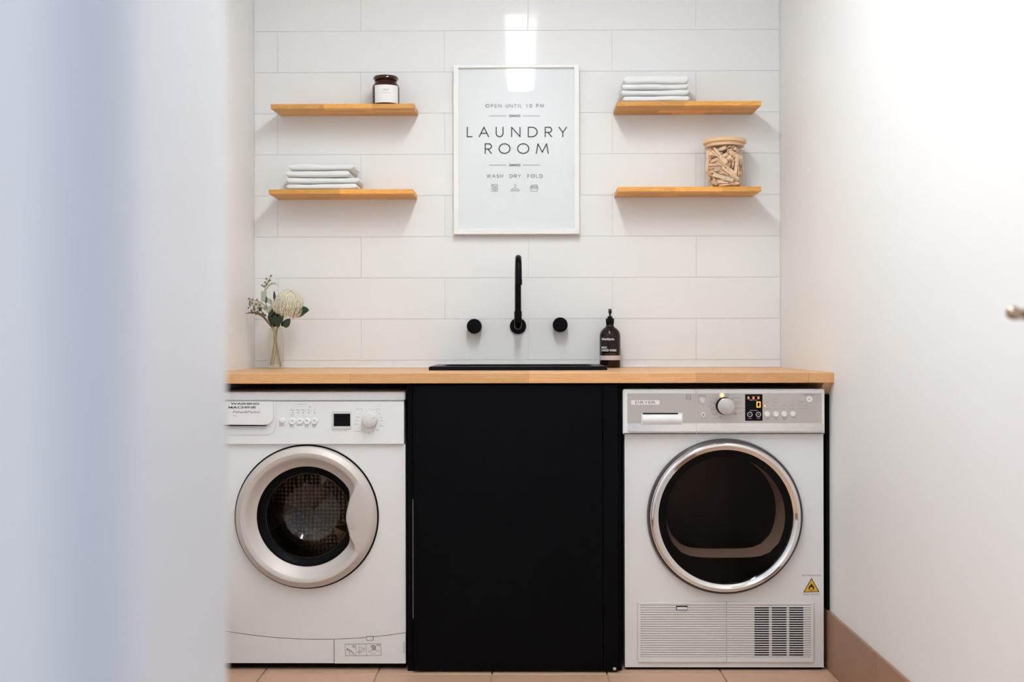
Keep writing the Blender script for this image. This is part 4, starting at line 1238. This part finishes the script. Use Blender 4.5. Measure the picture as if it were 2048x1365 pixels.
# ------------------------------------------------------------------ dryer
DY = 3.085
dx0, dx1 = P(1249.5, 1050, DY)[0], P(1647, 1050, DY)[0]
dm = thing('tumble_dryer', ((dx0 + dx1) / 2, 3.35, 0), 'white tumble dryer with a chrome ringed dark glass door at right', 'dryer')
z_db = P(1448, 1335.5, DY)[1]; z_dp = P(1448, 869, DY)[1]; z_dt = P(1448, 779, DY)[1]
dcx, dcz = P(1451.5, 1035, DY - .02)
km = PX(DY - .02); DRo = 155.5 * km
bm = NB()
holed(bm, dx0, dx1, z_db, z_dp, dcx, dcz, DRo * .93, DY)
shell(bm, dx0, dx1, DY, 3.62, z_db, z_dp + .05)
obj('body', bm, M['enamel'], dm)
YQ = DY - .018
q = R4(1246, 779, 1649.5, 868.5, YQ)
bm = NB(); prism(bm, rrect(q[0], q[1], q[2], q[3], .004, 4, (.006, .006, .001, .001)), YQ, DY + .03)
bmesh.ops.bevel(bm, geom=[e for e in bm.edges if all(v.co.y < YQ + .001 for v in e.verts)], offset=.003, segments=2, affect='EDGES')
fa = obj('control_fascia', bm, M['plastic'], dm, True)
obj('top_panel', box(NB(), q[0] + .003, q[1] - .003, DY + .03, 3.62, z_dp + .05, q[3] - .001, .002), M['enamel'], dm)
q = R4(1254.5, 787, 1643, 847, YQ)
YM = YQ - .0012
bm = NB(); prism(bm, rrect(q[0], q[1], q[2], q[3], .001), YM, YQ + .001); gp = obj('metal_plate', bm, M['panelgrey'], fa)
q2 = R4(1256, 847, 1644, 863, YQ)
bm = NB()
v = [bm.verts.new(p) for p in ((q2[0], YM, q2[3]), (q2[1], YM, q2[3]), (q2[1], YM - .004, q2[2]), (q2[0], YM - .004, q2[2]), (q2[0], YQ + .001, q2[3]), (q2[1], YQ + .001, q2[3]), (q2[1], YQ + .001, q2[2]), (q2[0], YQ + .001, q2[2]))]
for f in ((0, 1, 2, 3), (4, 5, 6, 7), (0, 1, 5, 4), (1, 2, 6, 5), (2, 3, 7, 6), (3, 0, 4, 7)): bm.faces.new([v[i] for i in f])
obj('metal_strip', bm, M['panelstrip'], fa)
q = R4(1391.6, 780, 1392.5, 869, YQ)
obj('fascia_seam', box(NB(), q[0], q[1], YM - .0042, YQ, q[2], q[3]), M['plastic2'], fa)
def zd(x_, y_): return 1230 + x_ / 4.357, 730 + y_ / 4.357
def ze(x_, y_): return 1380 + x_ / 7.314, 770 + y_ / 7.314
# water drawer with grip
a, b = zd(230, 420), zd(590, 530)
q = R4(a[0], a[1], b[0], b[1], YM)
bm = NB(); prism(bm, rrect(q[0], q[1], q[2], q[3], .003), YM - .0006, YQ); gd = obj('water_drawer', bm, M['plastic'], fa)
a, b = zd(240, 420), zd(548, 431); q = R4(a[0], a[1], b[0], b[1], YM)
obj('grip_slot', box(NB(), q[0], q[1], YM - .0012, YM, q[2], q[3]), M['rubber'], gd)
bm = NB()
qq = R4(zd(240, 0)[0], zd(0, 436)[1], zd(578, 0)[0], zd(0, 522)[1], YM)
n = 8
ra = [[bm.verts.new((x, YM - .0010 - .006 * math.sin(PI * i / n), qq[3] + (qq[2] - qq[3]) * i / n)) for x in (qq[0], qq[1])] for i in range(n + 1)]
for A, B in zip(ra, ra[1:]): bm.faces.new((A[0], A[1], B[1], B[0]))
bm.faces.new([r[0] for r in ra]); bm.faces.new([r[1] for r in ra])
obj('grip', bm, M['plastic'], gd, True)
a, b = zd(140, 310), zd(387, 348); q = R4(a[0], a[1], b[0], b[1], YM)
st = obj('name_sticker', box(NB(), q[0], q[1], YM - .0006, YM, q[2], q[3]), M['label'], fa)
bm = NB(); a, b = zd(176, 318), zd(356, 340); textpx(bm, 'DRYER', a[0], a[1], b[0], b[1], YM - .0008, .01); obj('sticker_lettering', bm, M['midink'], st)
# dial
kx, kz = P(1452.2, 813.5, YM - .024)
dl_ = obj('dial', lathe(NB(), [(0, .024), (.0225, .024), (.0238, .023), (.024, .0215)], kx, YM, kz, 'Y', 56), M['plastic'], fa, True)
dl_.data.materials[0] = mat('silver_dial', (0.66, 0.62, 0.58), 0.25, metal=0.5)
obj('dial_base', lathe(NB(), [(.0238, .0216), (.0246, .002), (.026, 0)], kx, YM, kz, 'Y', 56), M['rubber'], fa, True)
# display
a, b = ze(806, 140), ze(1060, 527); q = R4(a[0], a[1], b[0], b[1], YM)
dsp = obj('display', box(NB(), q[0], q[1], YM - .001, YM, q[2], q[3], .0003), M['screen'], fa)
YE = YM - .0014
bm = NB()
x_, z_ = P(*ze(1003, 290), YE)
w_, h_ = 3.1 * PX(YE), 5.0 * PX(YE)
ribbon(bm, [(x_ - w_, z_ - h_), (x_ + w_, z_ - h_), (x_ + w_, z_ + h_), (x_ - w_, z_ + h_), (x_ - w_, z_ - h_)], 1.5 * PX(YE), YE)
obj('lit_digit', bm, M['orangeled'], dsp)
for px_ in (856, 929, 1002):
    x_, z_ = P(*ze(px_, 195), YE); bm = NB(); box(bm, x_ - .0025, x_ + .0025, YE - .0002, YE, z_ - .0028, z_ + .0028); obj('indicator', bm, M['redled'], dsp)
bm = NB()
for px_ in (876, 1001):
    x_, z_ = P(*ze(px_, 435), YE); disc(bm, x_, z_, 5.1 * PX(YE), YE, 24, 4.0 * PX(YE))
    ribbon(bm, [(x_ - .0022, z_), (x_ + .0022, z_)], .0008, YE)
    if px_ > 900: ribbon(bm, [(x_, z_ - .0022), (x_, z_ + .0022)], .0008, YE)
for s, a_, b_, t, u in (('TIME TO GO', 868, 985, 218, 232), ('Delay Start', 880, 988, 368, 386), ('Less', 856, 900, 486, 497), ('More', 980, 1025, 484, 496), ('Dry', 838, 870, 165, 178), ('Cool', 905, 950, 165, 178), ('End', 978, 1015, 163, 176)):
    a, b = ze(a_, t), ze(b_, u); textpx(bm, s, a[0], a[1], b[0], b[1], YE)
obj('display_captions', bm, M['whiteprint'], dsp)
# buttons
for px_, py_, r in ((1131, 430, 5.4), (1257, 430, 5.4), (1382, 428, 5.4), (1509, 426, 5.4), (1745, 213, 6.3)):
    x_, z_ = P(*ze(px_, py_), YM - .002)
    bt_ = obj('button', lathe(NB(), [(0, .002), (r * .6 * PX(YM), .0018), (r * .62 * PX(YM), .0026), (r * .92 * PX(YM), .0026), (r * PX(YM), .0015), (r * PX(YM), 0)], x_, YM, z_, 'Y', 28), M['plastic'], fa, True)
    if py_ < 300:
        bm = NB(); 
        for dx_ in (-.002, 0, .0022): ribbon(bm, [(x_ + dx_, z_ - .0015), (x_ + dx_, z_ + .0015)], .0007, YM - .0024)
        obj('button_symbol', bm, M['ink'], bt_)
x_, z_ = P(*ze(178, 228), YM - .002)
obj('power_button', lathe(NB(), [(0, .0022), (.0062, .002), (.0066, .0008), (.0078, .0008), (.0082, .0026), (.0092, .0024), (.0095, 0)], x_, YM, z_, 'Y', 28), M['panelstrip'], fa, True)
x_, z_ = P(*ze(193, 440), YM - .001)
lb_ = obj('lock_button', lathe(NB(), [(0, .0012), (.0068, .0012), (.0075, 0)], x_, YM, z_, 'Y', 24), M['plastic2'], fa, True)
bm = NB(); disc(bm, x_, z_, .002, YM - .0014, 12); obj('button_dot', bm, M['ink'], lb_)
x_, z_ = P(*ze(468, 155), YE); bm = NB(); disc(bm, x_, z_, 4.4 * PX(YE), YE, 20); obj('lit_indicator', bm, M['amberled'], fa)
x_, z_ = P(*ze(1097, 310), YE); bm = NB(); disc(bm, x_, z_, 1.4 * PX(YE), YE, 12); obj('lit_indicator', bm, M['amberled'], fa)
bm = NB(); YT_ = YM - .0005
for s, a_, b_, t, u in (('POWER', 132, 232, 152, 172), ('Everyday', 330, 430, 144, 160), ('Air Dry', 284, 358, 192, 206), ('Timed', 262, 316, 298, 312), ('Dry', 266, 300, 322, 336), ('Freshen', 326, 412, 486, 500), ('Heavy', 583, 648, 142, 156),
                        ('Delicate', 660, 745, 184, 200), ('Easy', 708, 752, 248, 262), ('Iron', 708, 750, 270, 284), ('Sheets', 727, 796, 334, 348), ('Warm', 708, 758, 406, 420), ('Dry', 710, 745, 430, 444), ('Key Lock', 158, 240, 490, 504),
                        ('START/PAUSE', 1652, 1828, 138, 156), ('Extra', 1100, 1158, 242, 254), ('Dry', 1102, 1134, 262, 274), ('Dry', 1106, 1140, 298, 312), ('Damp', 1108, 1172, 346, 360), ('High', 1228, 1274, 202, 214), ('Med', 1230, 1272, 250, 262),
                        ('Low', 1230, 1272, 298, 310), ('Air only', 1232, 1318, 346, 358), ('Extra', 1360, 1414, 297, 309), ('On', 1362, 1392, 346, 358), ('Damp', 1485, 1542, 286, 296), ('Dry', 1487, 1520, 304, 316), ('On', 1488, 1518, 344, 356),
                        ('Rotate', 1610, 1666, 238, 250), ('Drum', 1610, 1656, 260, 270), ('Condenser', 1612, 1718, 294, 306), ('Lint Filter', 1612, 1712, 343, 356), ('Dryness', 1090, 1176, 484, 496), ('Level', 1105, 1162, 504, 516),
                        ('Dry', 1240, 1276, 480, 492), ('Temp', 1232, 1288, 502, 514), ('Wrinkle', 1346, 1426, 480, 492), ('Free', 1362, 1412, 500, 512), ('Signal', 1480, 1548, 478, 492)):
    a, b = ze(a_, t), ze(b_, u); textpx(bm, s, a[0], a[1], b[0], b[1], YT_)
def re_(pts, w=.6): ribbon(bm, [P(*ze(a_, b_), YT_) for a_, b_ in pts], w * PX(YT_), YT_)
def rc(cx_, cy_, r_, w=.5, a0=0, a1=360): re_([(cx_ + r_ * math.cos(math.radians(t)), cy_ + r_ * math.sin(math.radians(t))) for t in range(a0, a1 + 1, 30)], w)
rc(345, 265, 20); re_([(345, 265), (372, 275)]); rc(340, 350, 20); re_([(340, 350), (355, 372)]); rc(378, 425, 20); re_([(378, 425), (405, 440)]); rc(392, 198, 14); rc(550, 158, 20)
re_([(612, 180), (612, 215), (640, 215), (640, 180)]); re_([(665, 245), (665, 290), (690, 290), (690, 245), (665, 245)]); re_([(670, 335), (670, 360), (712, 360), (712, 335), (670, 335)]); re_([(638, 425), (665, 410), (690, 425), (688, 435), (640, 435)], .8)
re_([(305, 235), (306, 290)]); re_([(306, 340), (325, 400), (350, 450)]); re_([(425, 470), (432, 478)], 1); re_([(450, 485), (455, 495)], 1); re_([(455, 468), (462, 474)], 1)
for a_, b_ in ((1086, 255), (1088, 352), (1208, 208), (1212, 255), (1212, 303), (1214, 351), (1340, 302), (1344, 351), (1468, 300), (1470, 350), (1592, 250), (1592, 298), (1594, 348)): re_([(a_, b_), (a_ + 5, b_)], .7)
# filter symbol near the seam
for pts_ in ([(622, 265), (660, 265), (660, 300), (622, 300), (622, 265)], [(622, 283), (660, 283)]):
    ribbon(bm, [P(*zd(a_, b_), YT_) for a_, b_ in pts_], .7 * PX(YT_), YT_)
obj('printed_captions', bm, M['midink'], fa)

# dryer door
obj('door_gap', lathe(NB(), [(DRo - .006, -.002), (DRo, 0), (DRo + .001, .006), (DRo - .002, .014), (DRo - .008, .017), (DRo - .013, .015)], dcx, DY, dcz, 'Y', 128), M['darkring'], dm, True)
dd = obj('door', lathe(NB(), [(DRo - .0065, .010), (DRo - .008, .020), (DRo - .013, .027), (DRo - .019, .029), (DRo - .0205, .0285), (DRo - .024, .0245), (DRo - .029, .022), (DRo - .031, .0215), (DRo - .0325, .0185), (DRo - .034, .012)], dcx, DY, dcz, 'Y', 160), M['chrome'], dm, True)
rgl = DRo - .033
obj('door_glass', lathe(NB(), [(rgl, .016), (rgl * .6, .018), (0, .0185)], dcx, DY, dcz, 'Y', 96), M['darkglass'], dd, 'all')
# black surround with a D-shaped window, window tray and drum behind
def dshape(scale, n=60, ox=0, oz=0):
    out = []
    r = 119 * km * scale; zc_ = P(1450, 1032, DY)[1]; xc = P(1450, 1032, DY)[0]
    zlow = P(1450, 1113, DY)[1] + (1 - scale) * .05
    a0 = math.asin(max(-1, (zlow - zc_) / r))
    rc_ = .022
    for i in range(n + 1):
        a = a0 + .28 + (PI - 2 * (a0 + .28)) * i / n
        out.append((xc + r * math.cos(a), zc_ + r * math.sin(a)))
    # flat bottom with softened corners, sagging slightly
    xe = r * math.cos(a0 + .28)
    for i in range(1, 12):
        t = i / 12
        x = -xe + 2 * xe * t
        k = 1 - abs(2 * t - 1) ** 6
        out.append((xc + x, out[0][1] * (1 - k) + (zlow - .003 * math.sin(PI * t)) * k))
    return [(x + ox, z + oz) for x, z in out]
INN = dict(scale=.955, ox=.001, oz=.008)
ds = dshape(1.0); n = len(ds)
bm = NB()
oc = [bm.verts.new((dcx + rgl * math.cos(math.atan2(z - dcz, x - dcx)), DY - .010, dcz + rgl * math.sin(math.atan2(z - dcz, x - dcx)))) for x, z in ds]
ic = [bm.verts.new((x, DY - .008, z)) for x, z in ds]
for i in range(n): bm.faces.new((oc[i], oc[(i + 1) % n], ic[(i + 1) % n], ic[i]))
obj('window_surround', bm, M['glassblack'], dd, True)
bm = NB()
d1 = [bm.verts.new((x, DY - .008, z)) for x, z in ds]
d2 = [bm.verts.new((x, DY + .075, z)) for x, z in dshape(**INN)]
for i in range(n): bm.faces.new((d1[i], d1[(i + 1) % n], d2[(i + 1) % n], d2[i]))
obj('window_tray', bm, mat('tray_plastic', (0.50, 0.36, 0.28), 0.35), dd, True)
bm = NB()
e2 = [bm.verts.new((x, DY + .075, z)) for x, z in dshape(**INN)]
cc_ = bm.verts.new((dcx, DY + .085, dcz))
for i in range(n): bm.faces.new((e2[i], e2[(i + 1) % n], cc_))
obj('inner_glass', bm, M['darkglass'], dd, 'all')
obj('drum', lathe(NB(), [(DRo * .93, -.001), (DRo * .9, -.07), (.255, -.08), (.262, -.12), (.262, -.44), (0, -.46)], dcx, DY, dcz, 'Y', 72), mat('dull_drum_steel', (0.22, 0.18, 0.16), 0.35, metal=.9, bump=.2, bscale=60), dm, True)

# warning sticker
YW_ = DY - .0005
def zw(x_, y_): return 1560 + x_ / 6.5, 1140 + y_ / 6.5
bm = NB(); tri = [zw(303, 297), zw(513, 291), zw(409, 108)]
bm.faces.new([bm.verts.new((P(a, b, YW_)[0], YW_, P(a, b, YW_)[1])) for a, b in tri]); ws = obj('warning_sticker', bm, M['ink'], dm)
bm = NB(); tri = [zw(318, 288), zw(498, 283), zw(409, 126)]
bm.faces.new([bm.verts.new((P(a, b, YW_)[0], YW_ - .0003, P(a, b, YW_)[1])) for a, b in tri]); obj('sticker_ground', bm, M['yellow'], ws)
bm = NB()
fl_pts = [(380, 262), (368, 240), (376, 236), (372, 212), (386, 222), (388, 200), (396, 205), (405, 172), (414, 196), (424, 188), (426, 214), (440, 205), (438, 228), (448, 232), (438, 262)]
bm.faces.new([bm.verts.new((P(*zw(a, b), YW_)[0], YW_ - .0005, P(*zw(a, b), YW_)[1])) for a, b in fl_pts])
x_, z_ = P(*zw(407, 247), YW_); disc(bm, x_, z_, 4.3 * PX(YW_), YW_ - .0006, 20); obj('flame_symbol', bm, M['ink'], ws)
bm = NB(); disc(bm, x_, z_, 3.2 * PX(YW_), YW_ - .0008, 20); obj('flame_ring', bm, M['yellow'], ws)
bm = NB()
a, b = zw(288, 66), zw(535, 84); textpx(bm, 'READ THE INSTRUCTIONS', a[0], a[1], b[0], b[1], YW_); obj('sticker_caption', bm, M['greyink'], ws); bm = NB()
a, b = zw(298, 310), zw(518, 330); textpx(bm, 'Caution : Risk of Fire', a[0], a[1], b[0], b[1], YW_)
obj('sticker_caption', bm, M['greyink'], ws)

# vent panels with slats
def zv(x_, y_): return 1230 + x_ / 2.702, 860 + y_ / 2.702
q = R4(1275, 1204, 1627.5, 1325.5, DY)
bm = NB(); prism(bm, rrect(q[0] - .001, q[1] + .001, q[2] - .001, q[3] + .001, .006), DY - .0006, DY + .001); obj('vent_gap', bm, M['plastic2'], dm)
xm = P(1452.5, 1265, DY)[0]
YV = DY - .002
zt_, zb2 = P(1450, 1210, DY)[1], P(1450, 1313.5, DY)[1]
pitch = (zt_ - zb2) / 22
def bar_panel(name, x0, x1, rs, openings):
    pr_ = thing(name, ((x0 + x1) / 2, DY, q[2])); pr_.parent = dm
    pr_.location = Vector(((x0 + x1) / 2, DY, q[2])) - wloc(dm)
    return pr_
lp = NB(); prism(lp, rrect(q[0], xm - .0008, q[2], q[3], .005, 4, (0, .005, .005, 0)), YV, DY + .001)
lp = obj('filter_cover', lp, M['plastic2'], dm)
rp = NB(); prism(rp, rrect(xm + .0006, q[1], q[2], q[3], .005, 4, (.005, 0, 0, .005)), YV, DY + .001)
rp = obj('vent_cover', rp, M['plastic2'], dm)
xr0, xr1 = P(1281, 1265, DY)[0], P(1621, 1265, DY)[0]
for nm_, a_, b_, par in (('frame_border', q[0] + .001, xr0, lp), ('frame_border', xr1, q[1] - .001, rp)):
    obj(nm_, box(NB(), a_, b_, YV - .0022, YV, q[2] + .001, q[3] - .001, .0006), M['plastic'], par)
for a_, b_, par in ((xr0, xm - .0012, lp), (xm + .001, xr1, rp)):
    obj('frame_border', box(NB(), a_, b_, YV - .0022, YV, zt_ + .0005, q[3] - .001, .0006), M['plastic'], par)
    obj('frame_border', box(NB(), a_, b_, YV - .0022, YV, q[2] + .001, zb2 - pitch * .3, .0006), M['plastic'], par)
    for k in range(22):
        zc_ = zt_ - pitch * (k + .80)
        obj('slat', box(NB(), a_ + .0004, b_ - .0004, YV - .0024, YV, zc_ - pitch * .205, zc_ + pitch * .205, .0006), M['plastic'], par)
for a_, b_ in ((1508.5, 1537.5), (1543.5, 1572.5), (1578, 1606)):
    qq = R4(a_, 1213, b_, 1313, DY)
    for k in range(22):
        zc_ = zt_ - pitch * (k + 1.30)
        if zc_ < qq[2] or zc_ > qq[3]: continue
        obj('vent_opening', box(NB(), qq[0], qq[1], YV - .0006, YV, zc_ - pitch * .29, zc_ + pitch * .29), M['rubber'], rp)
a, b = zv(330, 953), zv(391, 974); qq = R4(a[0], a[1], b[0], b[1], YV)
bm = NB(); box(bm, qq[0], qq[1], YV - .003, YV, qq[2], qq[3], .0005); lt = obj('catch_recess', bm, M['rubber'], lp)
bm = NB(); box(bm, qq[0] + .002, qq[1] - .001, YV - .004, YV - .002, qq[2] + .0012, qq[3] - .003, .0005); obj('catch', bm, M['plastic'], lp)
for x_ in (dx0 + .04, dx1 - .04):
    for y_ in (DY + .05, 3.57):
        obj('foot', lathe(NB(), [(0, 0), (.02, 0), (.02, .005), (.008, .006), (.008, z_db + .002)], x_, y_, 0, 'Z', 20), M['blackplinth'], dm)
obj('base_pan', box(NB(), dx0 + .004, dx1 - .004, DY + .006, 3.61, .003, z_db), M['blackplinth'], dm)
